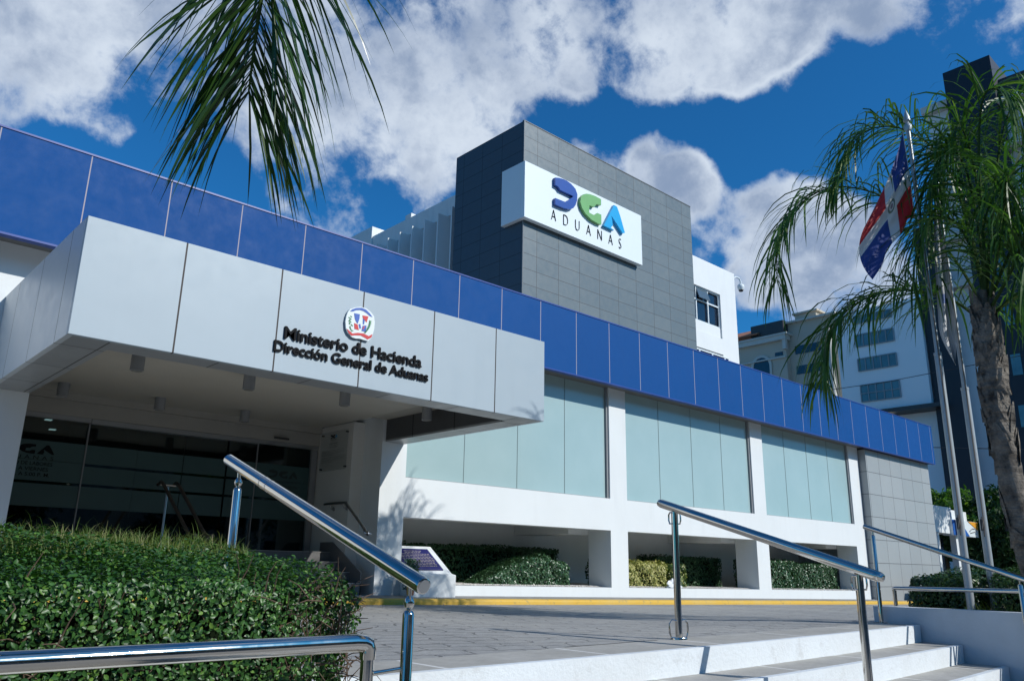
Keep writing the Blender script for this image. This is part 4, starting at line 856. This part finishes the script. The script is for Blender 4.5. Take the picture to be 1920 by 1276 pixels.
# ------------------------------------------------------------------ palms
PALM = leafmat('palm_leaflet', (.018, .065, .014), (.075, .16, .028), .45, .4, .32, extra=(.9, (.18, .24, .06)))
PALMN = leafmat('palm_leaflet_near', (.010, .035, .008), (.035, .085, .015), .3, .5, .2)
RACH = surf('palm_rachis', (.05, .085, .025), .9, var=.3, spec=.05)
def frond(mb_l, mb_r, pts, nl, L0, width, sag=1.0, spread=.8, segs=6, start=.08, jit=.2, fwdk=.5, plume=.25):
    """pts: rachis; leaflets from both sides, drooping under their weight"""
    P3 = [Vector(q_) for q_ in pts]
    def cr3(t_):
        k = t_*(len(P3)-1); i = min(int(k), len(P3)-2); f_ = k-i; g_ = lambda j: P3[max(0, min(len(P3)-1, j))]
        p0, p1, p2, p3 = g_(i-1), g_(i), g_(i+1), g_(i+2)
        return .5*((2*p1)+(-p0+p2)*f_+(2*p0-5*p1+4*p2-p3)*f_*f_+(-p0+3*p1-3*p2+p3)*f_**3)
    n = 24; sp_ = [cr3(i/n) for i in range(n+1)]
    mb_r.tube(sp_, [.016*(1-i/n)+.003 for i in range(n+1)], 6)
    for i in range(nl):
        for sgn in (-1, 1):
            t_ = start+(1-start)*(i+rnd.random()*.8)/nl
            q_ = cr3(t_); tg = (cr3(min(1, t_+.01))-cr3(max(0, t_-.01))).normalized()
            side = tg.cross(Vector((0, 0, 1)))
            if side.length < .25: side = tg.cross(Vector((.6, .8, 0)))
            side.normalize(); upd = side.cross(tg).normalized()
            pl_ = rnd.gauss(0, plume)
            d_ = (side*sgn*spread+tg*(fwdk+.5*t_)+upd*(.25+pl_)+Vector((rnd.gauss(0, jit), rnd.gauss(0, jit), rnd.gauss(0, jit*.5)))).normalized()
            L_ = L0*(.55+.45*math.sin(math.pi*min(1, .15+t_*.85)))*rnd.uniform(.75, 1.15)
            w_ = width*rnd.uniform(.7, 1.1); st_ = L_/segs; p_ = q_.copy(); o = len(mb_l.v); stiff = rnd.uniform(.6, 1.25)
            wv = d_.cross(Vector((rnd.gauss(0, .5), rnd.gauss(0, .5), 1))).normalized()
            for k in range(segs+1):
                f_ = k/segs; ww = w_*(.55+.9*f_)*(1-f_) if f_ > .3 else w_*(.4+1.5*f_)*.7
                ww = w_*max(.04, math.sin(math.pi*min(1, .12+f_*.88))**.8)
                wd_ = (wv-d_*wv.dot(d_)); wd_ = wd_.normalized() if wd_.length > 1e-3 else side
                mb_l.v += [tuple(p_-wd_*ww/2), tuple(p_+wd_*ww/2)]
                d_ = (d_+Vector((0, 0, -1))*sag*stiff*(1.5/segs)*(f_+.25)+Vector((rnd.gauss(0, .02), rnd.gauss(0, .02), 0))).normalized(); p_ = p_+d_*st_
            for k in range(segs): mb_l.f.append((o+2*k, o+2*k+1, o+2*k+3, o+2*k+2)); mb_l.m.append(0)
PK = 9.4/10.6
bark, bt, bb_ = newmat('palm_bark'); q = NT(bt)
cc = q.mix(q.mr(q.noise(6, 8, .7), .35, .65), (.05, .042, .035), (.27, .24, .20)); q.l(cc, bb_.inputs['Base Color']); bb_.inputs['Roughness'].default_value = .9
q.bump(q.m('ADD', q.noise(18, 6, .7), q.m('MULTIPLY', q.noise(3, 3, .5, sc=(1, 1, 6)), 1.5)), bb_, 1., .04)
def arc_frond(c_, az, el, L_, droop, n=8):
    d_ = Vector((math.cos(az)*math.cos(el), math.sin(az)*math.cos(el), math.sin(el))); p_ = Vector(c_); out = [p_.copy()]
    for k in range(n):
        d_ = (d_+Vector((0, 0, -1))*droop/n*(.6+1.2*k/n)).normalized(); p_ = p_+d_*(L_/n); out.append(p_.copy())
    return out
PT = thing('palm_tree', 'big feathery palm with shaggy trunk behind the flagpoles at the right edge', 'palm tree', (11.3, 3.0, -.41), None)
HP = 8.0
tp = [ath(u, v, HP) for u, v in ((1985,1200),(1953,1110),(1920,1000),(1892,880),(1872,790),(1862,700),(1852,640),(1846,590),(1840,540))]
tp[0][2] = -.45
mb = MB(); seg = 18; prev = None
rr_ = [.135, .13, .125, .115, .11, .125, .11, .08, .04]
fine = []; fr_ = []
for i in range(len(tp)-1):
    for k in range(10):
        f_ = k/10; fine.append(Vector(tp[i])*(1-f_)+Vector(tp[i+1])*f_); fr_.append((rr_[i]*(1-f_)+rr_[i+1]*f_)*(1+.05*math.sin((i*10+k)*2.1)+rnd.uniform(-.02, .02)))
mb.tube(fine, fr_, seg); tk = mb.build('trunk', bark, PT, smooth=True)
# old leaf bases: curled husks
mb = MB()
for i in range(170):
    k = rnd.uniform(.46, .90) if rnd.random() < .8 else rnd.uniform(.2, .5); q_ = fine[int(k*(len(fine)-1))]; r_ = fr_[int(k*(len(fine)-1))]; a = rnd.uniform(0, 6.283)
    d_ = Vector((math.cos(a), math.sin(a), 0)); s_ = Vector((-math.sin(a), math.cos(a), 0)); b0 = q_+d_*(r_*.8); h = rnd.uniform(.12, .34); w_ = rnd.uniform(.05, .12); ou = rnd.uniform(.01, .05)
    mb.add([b0-s_*w_-Vector((0, 0, h*.2)), b0+s_*w_-Vector((0, 0, h*.2)), b0+s_*w_*.7+d_*ou*.6+Vector((0, 0, h*.5)), b0-s_*w_*.7+d_*ou*.6+Vector((0, 0, h*.5)), b0+s_*w_*.15+d_*ou*1.4+Vector((0, 0, h)), b0-s_*w_*.15+d_*ou*1.2+Vector((0, 0, h)),
            b0+d_*(ou*.6+.03)+Vector((0, 0, h*.45))], [(0, 1, 6), (1, 2, 6), (2, 4, 6), (4, 5, 6), (5, 3, 6), (3, 0, 6)])
mb.build('leaf_bases', bark, tk)
fr_defs = [  # rachis through measured pixels with depth at each point
 [(1850,590,10.6),(1800,500,10.4),(1740,430,10.2),(1660,370,9.9),(1570,350,9.7),(1500,382,9.5),(1462,450,9.4),(1455,530,9.3)],
 [(1850,560,10.6),(1815,420,10.7),(1770,300,10.8),(1700,245,10.9),(1640,240,11.0),(1595,275,11.1),(1572,350,11.1)],
 [(1850,610,10.6),(1790,565,10.2),(1720,545,9.9),(1650,550,9.6),(1590,580,9.4),(1555,640,9.2),(1545,710,9.1)],
 [(1850,570,10.6),(1842,420,10.5),(1835,270,10.4),(1845,180,10.2),(1875,170,9.9),(1910,220,9.6),(1935,320,9.4)],
 [(1850,570,10.6),(1860,400,10.9),(1880,250,11.2),(1915,170,11.5),(1960,160,11.8),(2010,230,12.0)],
 [(1850,580,10.6),(1900,460,10.2),(1960,360,9.8),(2040,330,9.4),(2110,380,9.2)],
 [(1850,570,10.6),(1835,430,11.0),(1815,330,11.6),(1790,285,12.2),(1765,295,12.7),(1750,360,13.0)],
 [(1850,590,10.6),(1890,520,9.9),(1920,450,9.3),(1940,430,8.8),(1950,480,8.4),(1955,580,8.2)],
 [(1850,600,10.6),(1900,560,10.9),(1960,540,11.4),(2020,570,11.8),(2060,660,12.0)],
 [(1850,570,10.6),(1840,400,10.2),(1820,285,9.8),(1800,235,9.5),(1790,260,9.2),(1785,350,9.0)],
 [(1850,590,10.6),(1830,490,10.0),(1795,420,9.6),(1755,410,9.3),(1725,450,9.1),(1710,540,9.0)],
 [(1850,590,10.6),(1870,480,10.1),(1885,380,9.6),(1890,330,9.3),(1888,350,9.0),(1885,440,8.8)]]
for i, fd in enumerate(fr_defs):
    ml, mr2 = MB(), MB(); frond(ml, mr2, [ath(q_[0], q_[1], (min(9.15 if i < 3 else 8.35, 8.0+(1850-q_[0])*.020) if i < 3 or i in (9, 10, 6) else max(7.4, min(8.8, HP+(q_[2]-10.6)*.5)))) for q_ in fd], 100 if i < 3 else 62, 1.15 if i < 3 else 1.0, .024, sag=2.6, spread=.62, segs=6, start=.12 if i != 2 else .1, jit=.16)
    ro = mr2.build('frond', RACH, PT, smooth=True); ml.build('leaflets', PALM, ro)
# the palm beside the camera: one frond hangs into the picture
P2 = thing('palm_tree', 'palm standing left of the camera, its dark frond hanging into the top of the picture', 'palm tree', (-1.4, 2.2, -1.7), None)
mb = MB(); c0 = Vector((-1.25, 2.0, 3.3)); mb.tube([(-1.5, 2.0, -1.75), (-1.45, 2.0, 0), (-1.35, 2.0, 1.6), (-1.28, 2.0, 2.7), c0], [.17, .14, .13, .12, .07], 16); mb.build('trunk', bark, P2, smooth=True)
nf = [[c0, atd(180,-900,3.6), atd(400,-560,3.3), atd(500,-300,3.0), atd(520,-130,2.85), atd(495,-30,2.75), atd(478,80,2.72), atd(466,175,2.72)],
      arc_frond(c0, 2.2, .9, 2.3, 1.8), arc_frond(c0, 3.3, .8, 2.3, 1.9), arc_frond(c0, 4.2, .7, 2.2, 1.9), arc_frond(c0, 1.7, 1.1, 2.2, 1.6)]
for i, fd in enumerate(nf):
    ml, mr2 = MB(), MB(); frond(ml, mr2, fd, 96 if i == 0 else 60, .78, .0115, sag=.85 if i == 0 else 1.5, spread=.72 if i == 0 else .8, segs=8, start=.45 if i == 0 else .2, jit=.18 if i == 0 else .13, fwdk=.75 if i == 0 else .5, plume=.22)
    ro = mr2.build('frond', RACH, P2, smooth=True); ml.build('leaflets', PALMN, ro)
# ------------------------------------------------------------------ buildings beyond, at the right
BW = surf('far_white_wall', (.78, .82, .84), .7, var=.06, nscale=.2)
WF = surf('far_frame', (.25, .29, .31), .5)
W = thing('apartment_building', 'plain pale blue-white block with wide windows behind the palm fronds', 'building', (52, 20, -1.5))
mb = MB(); mb.box(50, 60, 17.35, 22.7, 9.7, 16.4); mb.build('wall', BW, W)
mb = MB(); mb.box(49.6, 60, 16.6, 21.5, 9.45, 9.69); mb.build('slab_edge', DARKM, W)
mb = MB(); mb.box(51, 60, 17.3, 20, -1.5, 9.44); mb.build('lower_wall', BW, W)
def win(par, x, y0, y1, z0, z1, nc, nr, mat=WINLT, ft=.06, frm=WF):
    mb = MB(); mb.box(x-.04, x-.001, y0, y1, z0, z1); wv_ = mb.build('window', mat, par)
    mb = MB()
    for i in range(nc+1): y = y0+(y1-y0)*i/nc; mb.box(x-.08, x-.041, y-ft/2, y+ft/2, z0, z1)
    for j in range(nr+1): z = z0+(z1-z0)*j/nr; mb.box(x-.082, x-.043, y0, y1, z-ft/2, z+ft/2)
    mb.build('window_frame', frm, wv_)
for z0, z1, nr in ((10.36, 11.42, 2), (12.35, 13.15, 1), (13.95, 14.75, 1), (15.5, 16.0, 1)): win(W, 50, 19.05, 21.46, z0, z1, 5, nr)
for z in (10.6, 12.2, 13.8):
    mb = MB(); mb.box(50.5, 50.8, 17.31, 17.349, z, z+1); mb.build('window', WING, W)
for z in (2.5, 5, 7.4):
    mb = MB(); mb.box(51.5, 51.9, 17.26, 17.299, z, z+1); mb.build('window', WING, W)
CR = surf('cream_wall', (.52, .46, .37), .8, var=.06, nscale=.3); CRT = surf('cream_trim', (.58, .57, .52), .7); TIL = surf('terracotta_roof', (.42, .17, .09), .8, var=.25, nscale=5)
E_ = thing('apartment_building', 'cream apartment block with arched window and terracotta roof edge', 'building', (62, 32, -1.5))
def cz(u, v): return onx(u, v, 60)
mb = MB(); mb.box(60, 72, 31.6, 40, -1.5, 18.9); mb.box(60.6, 72, 27.4, 31.6, -1.5, 20.0); mb.build('wall', CR, E_)
mb = MB(); mb.box(59.6, 60.5, 31.4, 36, 18.5, 18.9); mb.box(59.8, 60, 31.6, 40, 17.0, 17.12); mb.box(59.7, 60.0, 31.45, 31.75, 17.7, 18.5); mb.box(59.5, 61, 31.2, 36, 18.9, 19.05); mb.box(60.2, 60.59, 27.3, 31.6, 19.95, 20.1); mb.build('cornice', CRT, E_)
mb = MB(); mb.hexa([(59.4, 33.8, 19.3), (59.4, 41, 19.3), (63, 41, 19.9), (63, 33.8, 19.9), (59.4, 33.8, 19.4), (59.4, 41, 19.4), (63, 41, 20.9), (63, 33.8, 20.9)]); mb.build('roof', TIL, E_)
mb = MB(); mb.box(59.8, 62, 31.6, 34.6, 19.2, 20.2); mb.build('pergola', DARKM, E_)
mb = MB(); mb.box(60.9, 62, 29.2, 31, 20.0, 20.7); mb.box(60.7, 62.2, 29, 31.2, 20.7, 20.85); mb.build('roof_hut', CR, E_)
mb = MB(); aw = []; yc_, rw, zs = 33.9, .75, 16.6
aw = [(yc_-rw, 14.2), (yc_-rw, zs)]+[(yc_-rw*math.cos(math.pi*k/10), zs+rw*math.sin(math.pi*k/10)) for k in range(1, 10)]+[(yc_+rw, zs), (yc_+rw, 14.2)]
mb.prismx(aw, 59.95, 59.999); ww = mb.build('window', WING, E_)
mb = MB()
for k in range(10):
    a0_, a1_ = math.pi*k/10, math.pi*(k+1)/10; pa = [(yc_-r_*math.cos(t_), zs+r_*math.sin(t_)) for r_, t_ in ((rw, a0_), (rw, a1_), (rw+.22, a1_), (rw+.22, a0_))]; mb.prismx(pa, 59.9, 59.96)
mb.box(59.9, 59.96, yc_-rw-.2, yc_-rw, 14, zs); mb.box(59.9, 59.96, yc_+rw, yc_+rw+.2, 14, zs); mb.box(59.88, 59.96, yc_-rw-.2, yc_+rw+.2, 14.0, 14.2); mb.box(59.9, 59.95, yc_-rw, yc_+rw, 15.3, 15.4); mb.build('window_frame', CRT, ww)
for (y0, y1, z0, z1) in ((35.3, 35.9, 14.6, 16.5), (31.9, 32.6, 17.25, 17.55), (31.9, 32.6, 13.95, 14.3)):
    mb = MB(); mb.box(59.96, 59.999, y0, y1, z0, z1); mb.build('window', WING, E_)
for z in (17.6, 15.9, 14.3, 12.7):
    mb = MB(); mb.box(60.55, 60.599, 28.9, 31.1, z-.35, z+.35); mb.build('window', WING, E_)
    mb = MB(); mb.box(61, 62.5, 27.34, 27.399, z-.5, z+.5); mb.build('window', WING, E_)
mb = MB(); mb.lathe((60.0, 27.9, -1.5), [(.25, 0), (.25, 20.2)], 12); mb.build('corner_pipe', CRT, E_, smooth=True)
D = thing('apartment_tower', 'tall tower with a black central stripe and white balcony floors behind the right palm', 'building', (52, 12, -1.5))
DBL = surf('tower_black', (.012, .014, .022), .5); DWH = surf('tower_white', (.74, .78, .80), .7, var=.05)
mb = MB(); mb.box(50.3, 56, 15.71, 17.28, -1.5, 21); mb.build('dark_wing', DBL, D)
mb = MB(); mb.box(50, 56, 11.5, 14.2, -1.5, 30.7); mb.build('dark_core', DBL, D)
mb = MB(); mb.box(51, 60, 14.21, 15.7, -1.5, 29.0); mb.box(51, 62, 4, 11.49, -1.5, 28.2); mb.build('wall', DWH, D)
mb = MB()
for z in (29.0, 26.0, 23.0, 20.0, 17.0): mb.box(50.4, 60, 14.22, 15.9, z-.35, z+.1)
for k in range(10): mb.box(49.9, 51, 4, 11.48, 1.2+2.9*k, 1.45+2.9*k)
mb.build('floor_slabs', CRT, D)
for k in range(9):
    for (y0, y1) in ((9.3, 10.6), (6.5, 8.2)): 
        mb = MB(); mb.box(50.95, 50.999, y0, y1, 1.8+2.9*k, 3.6+2.9*k); mb.build('window', WING, D)
    if k < 7:
        mb = MB(); mb.box(49.95, 49.999, 12.4, 12.9, 2.0+2.9*k, 3.2+2.9*k); mb.build('window', WINLT, D)
mb = MB(); mb.box(51, 58, 4, 11.49, 28.3, 29.4); mb.build('roof_parapet', DARKM, D)
# service kiosk with blue and orange band
Kk = thing('service_kiosk', 'low white kiosk with a blue, white and orange sign band beyond the grey tiles', 'kiosk', (35, 12, -1))
def kz(u, v, Y=12.): return ony(u, v, Y)
x0 = kz(1742, 980)[0]; x1 = kz(1786, 980)[0]; x2 = kz(1801, 980)[0]; x3 = kz(1828, 980)[0]; zt = kz(1786, 952)[2]; zm = kz(1786, 1000)[2]
mb = MB(); mb.box(x0-2, x1, 12, 14, zm, zt); mb.box(x1+.001, x3, 12.3, 14, zm+.1, zt-.02); mb.build('canopy', WHITE, Kk)
zs1 = kz(1802, 975, 11.9)[2]; zs0 = kz(1804, 1004, 11.9)[2]; xs0 = kz(1786, 990, 11.9)[0]; xs1 = kz(1833, 990, 11.9)[0]
mb = MB(); mb.box(xs0, xs1, 11.9, 12.29, zs0, zs1); sg = mb.build('sign_band', SIGNW, Kk)
wd = xs1-xs0; mb = MB(); mb.prism([(xs0+.02, zs0+.01), (xs0+wd*.62, zs0+.01), (xs0+wd*.30, zs1-.01), (xs0+.02, zs1-.01)], 11.88, 11.899); mb.build('blue_field', surf('kiosk_blue', (.01, .10, .38), .5), sg)
mb = MB(); mb.prism([(xs1-wd*.38, zs1-.01), (xs1-.02, zs1-.01), (xs1-.02, zs1-.33)], 11.88, 11.899); mb.build('orange_field', surf('kiosk_orange', (.75, .33, .02), .5), sg)
mb = MB(); text_into(mb, 'gas', 11.89, xs1-wd*.34, xs1-wd*.1, (zs0+zs1)/2-.14, (zs0+zs1)/2+.06); mb.v = []; mb.f = []; mb.m = []
mb.tube([(xs1-wd*.36, 11.885, (zs0+zs1)/2-.1), (xs1-wd*.25, 11.885, (zs0+zs1)/2+.02), (xs1-wd*.12, 11.885, (zs0+zs1)/2+.04)], .02, 6); mb.tube([(xs1-wd*.33, 11.885, (zs0+zs1)/2-.16), (xs1-wd*.12, 11.885, (zs0+zs1)/2-.08)], .02, 6); mb.build('emblem', GREYM, sg)
mb = MB()
parts('pillar', WHITE, Kk, [(kz(u, 1040)[0], kz(u, 1040)[0]+.22, 12.05, 12.28, -1.3, zm) for u in (1764, 1799)])
mb = MB(); mb.box(kz(1768, 1040)[0]+.3, kz(1797, 1040)[0], 12.5, 12.6, -1.1, zm-.15); mb.build('window', WING, Kk)
mb = MB(); xx = kz(1787, 990)[0]; mb.box(xx-.05, xx+.12, 11.7, 11.76, zs0-.1, zt+.02); mb.build('banner_pole', EBL, Kk)
# parked car seen over the hedge
def car(label, x, y, rot, col, group='cars parked beyond the kiosk'):
    o = thing('parked_car', label, 'car', (x, y, slope(x)), group); cm = surf('car_paint_'+str(len(bpy.data.materials)), col, .25, coat=.8, var=.02)
    def bl(name, mb, mt, par=o, smooth=False):
        R_ = Matrix.Rotation(rot, 4, 'Z'); mb.v = [tuple(R_ @ Vector(q_)+Vector((x, y, slope(x)))) for q_ in mb.v]; return mb.build(name, mt, par, smooth=smooth, bevel=0)
    b_ = MB(); b_.prism([(-2.1, .25), (2.1, .25), (2.15, .55), (2.0, .78), (1.2, .90), (-1.7, .95), (-2.1, .8), (-2.15, .5)], -.85, .85); bl('body', b_, cm)
    b_ = MB(); b_.hexa([(-1.6, -.8, .93), (1.15, -.8, .90), (1.15, .8, .90), (-1.6, .8, .93), (-1.1, -.62, 1.42), (.35, -.62, 1.42), (.35, .62, 1.42), (-1.1, .62, 1.42)]); bl('cabin_glass', b_, WING)
    b_ = MB(); b_.hexa([(-1.12, -.64, 1.421), (.37, -.64, 1.421), (.37, .64, 1.421), (-1.12, .64, 1.421), (-1.0, -.58, 1.47), (.25, -.58, 1.47), (.25, .58, 1.47), (-1.0, .58, 1.47)]); bl('roof', b_, cm)
    for sx in (-1.3, 1.3):
        for sy in (-.86, .70):
            b_ = MB(); b_.tube([(sx, sy, .32), (sx, sy+.16, .32)], .32, 20); wl_ = bl('wheel', b_, DARKM, smooth=True)
    for sy in (-.6, .6):
        b_ = MB(); b_.box(2.08, 2.17, sy-.18, sy+.18, .58, .70); bl('headlight', b_, SIGNW)
    return o
pc = ony(1822, 1070, 14.); car('pale car partly hidden behind the hedge, right of the kiosk pillar', float(pc[0])+1, 14.0, .9, (.55, .58, .6))
# trees beyond the kiosk
TL = leafmat('far_leaf', (.035, .10, .015), (.10, .21, .035), .5, .3, .3, extra=(.85, (.20, .30, .06)))
TLD = leafmat('far_leaf_dark', (.012, .04, .012), (.03, .08, .02), .6, .3, .2)
def tree(label, x, y, z0, h, r_, n, mat, size=.25, name='tree', trunkr=.15, squash=.8, droop=.6):
    o = thing(name, label, 'tree', (x, y, z0), 'trees beyond the kiosk'); mb = MB(); top_ = z0+h*.62
    mb.tube([(x, y, z0), (x+.1, y, z0+h*.3), (x, y+.1, top_)], [trunkr, trunkr*.8, trunkr*.4], 10)
    cl = [(x+rnd.gauss(0, r_*.45), y+rnd.gauss(0, r_*.45), z0+h*.66+rnd.gauss(0, h*.13)) for _ in range(16)]
    for c_ in cl[:9]: mb.tube([(x, y, z0+h*.4), ((x+c_[0])/2, (y+c_[1])/2, (z0+h*.42+c_[2])/2+.1), c_], [trunkr*.4, trunkr*.25, .02], 6)
    mb.build('trunk', TWIG, o, smooth=True)
    pts = []; nn_ = []
    for c_ in cl:
        m_ = n//16; v_ = npr.normal(0, 1, (m_, 3)); v_ /= np.linalg.norm(v_, axis=1)[:, None]; rr2 = r_*.42*npr.uniform(.35, 1, m_)**.5*rnd.uniform(.7, 1.2)
        q_ = v_*rr2[:, None]; q_[:, 2] *= squash; q_[:, 2] -= npr.exponential(.15*r_, m_)*.5; pts.append(q_+np.array(c_)); nn_.append(v_)
    leaves('crown', mat, np.concatenate(pts), np.concatenate(nn_), size, o, detail=False, aspect=.35, tilt=.8, droop=droop); return o
for i, (u, Y, ztop, r_, mt, lb) in enumerate([(1772, 17., 4.6, 1.7, TL, 'bright feathery tree directly above the white kiosk'), (1850, 15.5, 4.2, 1.8, TL, 'bright feathery tree between the second flagpole and the palm trunk'), (1905, 15., 4.8, 2.0, TLD, 'dark green tree behind the big palm trunk'), (1880, 19., 2.6, 1.6, TLD, 'low dark tree behind the second flagpole foot')]):
    q_ = onx(u, 1040, 41 if Y != 19. else 39); tree(lb, float(q_[0]), float(q_[1]), -1.4, ztop+1.4, r_, 7000, mt, .28)
q_ = ony(1945, 1040, 8.); tree('tall dark leafy tree at the right edge beyond the palm', float(q_[0])+5, float(q_[1])-2.2, -1.2, 13.5, 2.6, 14000, TLD, .3)
hedge('round low clipped bush near the palm trunk foot', 24.5, 26.5, 7.6, 9.2, -1.0, .15, 3500, .07, MD, .5, .04, 'bush', 'bush')
# overhead cable crossing in front of the white block
mb = MB(); a_ = Vector(onx(1380, 756, 45)); b_ = Vector(onx(2050, 640, 45)); mb.tube([a_, (a_+b_)/2-Vector((0, 0, .25)), b_], .02, 5); mb.tube([Vector(onx(1380, 830, 40)), Vector(onx(2050, 845, 40))], .02, 5); mb.build('overhead_cable', DARKM, tags=('thin dark overhead cables crossing in front of the far blocks', 'cable'))
# distant roadside greenery closes the horizon
mb = MB(); pts = np.stack([npr.uniform(40, 140, 9000), npr.uniform(-30, 16, 9000), -1.7+npr.uniform(0, 1, 9000)**1.5*3.8], 1); lv = leaves('distant_trees', TLD, pts, npr.normal(0, 1, (9000, 3)), .9, None, detail=False); lv['kind'] = 'stuff'
# unseen houses and trees added across the street to darken reflections and skylight
OPP = surf('added_house_wall', (.30, .28, .25), .8, var=.15)
for (x0_, x1_, y0_, h_, lb) in ((-40, -13, -24, 13, 'added unseen beige house across the street, left one'), (-11, 15, -27, 12, 'added unseen beige house across the street, middle one'), (18, 52, -34, 16, 'added unseen beige block across the street, right one')):
    o = thing('added_house', lb, 'building', ((x0_+x1_)/2, y0_, -1.75)); mb = MB(); mb.box(x0_, x1_, y0_-8, y0_, -1.75, h_); mb.build('wall', OPP, o)
    parts('window', WING, o, [(x, x+1.6, y0_+.001, y0_+.05, z, z+1.5) for x in range(int(x0_)+2, int(x1_)-2, 4) for z in range(0, int(h_)-2, 3)])
for i in range(5):  # unseen tree row, added to dim the reflections and the skylight
    x = -22+9.5*i; tree(('added unseen leafy street tree behind the camera, number %s from the left' % ('one', 'two', 'three', 'four', 'five')[i]), x, -15-rnd.uniform(0, 3), -1.75, 7.5, 2.8, 5000, TLD, .35)
# ------------------------------------------------------------------ render
scn.render.engine = 'CYCLES'
scn.cycles.max_bounces = 10; scn.cycles.diffuse_bounces = 6
scn.render.film_transparent = False
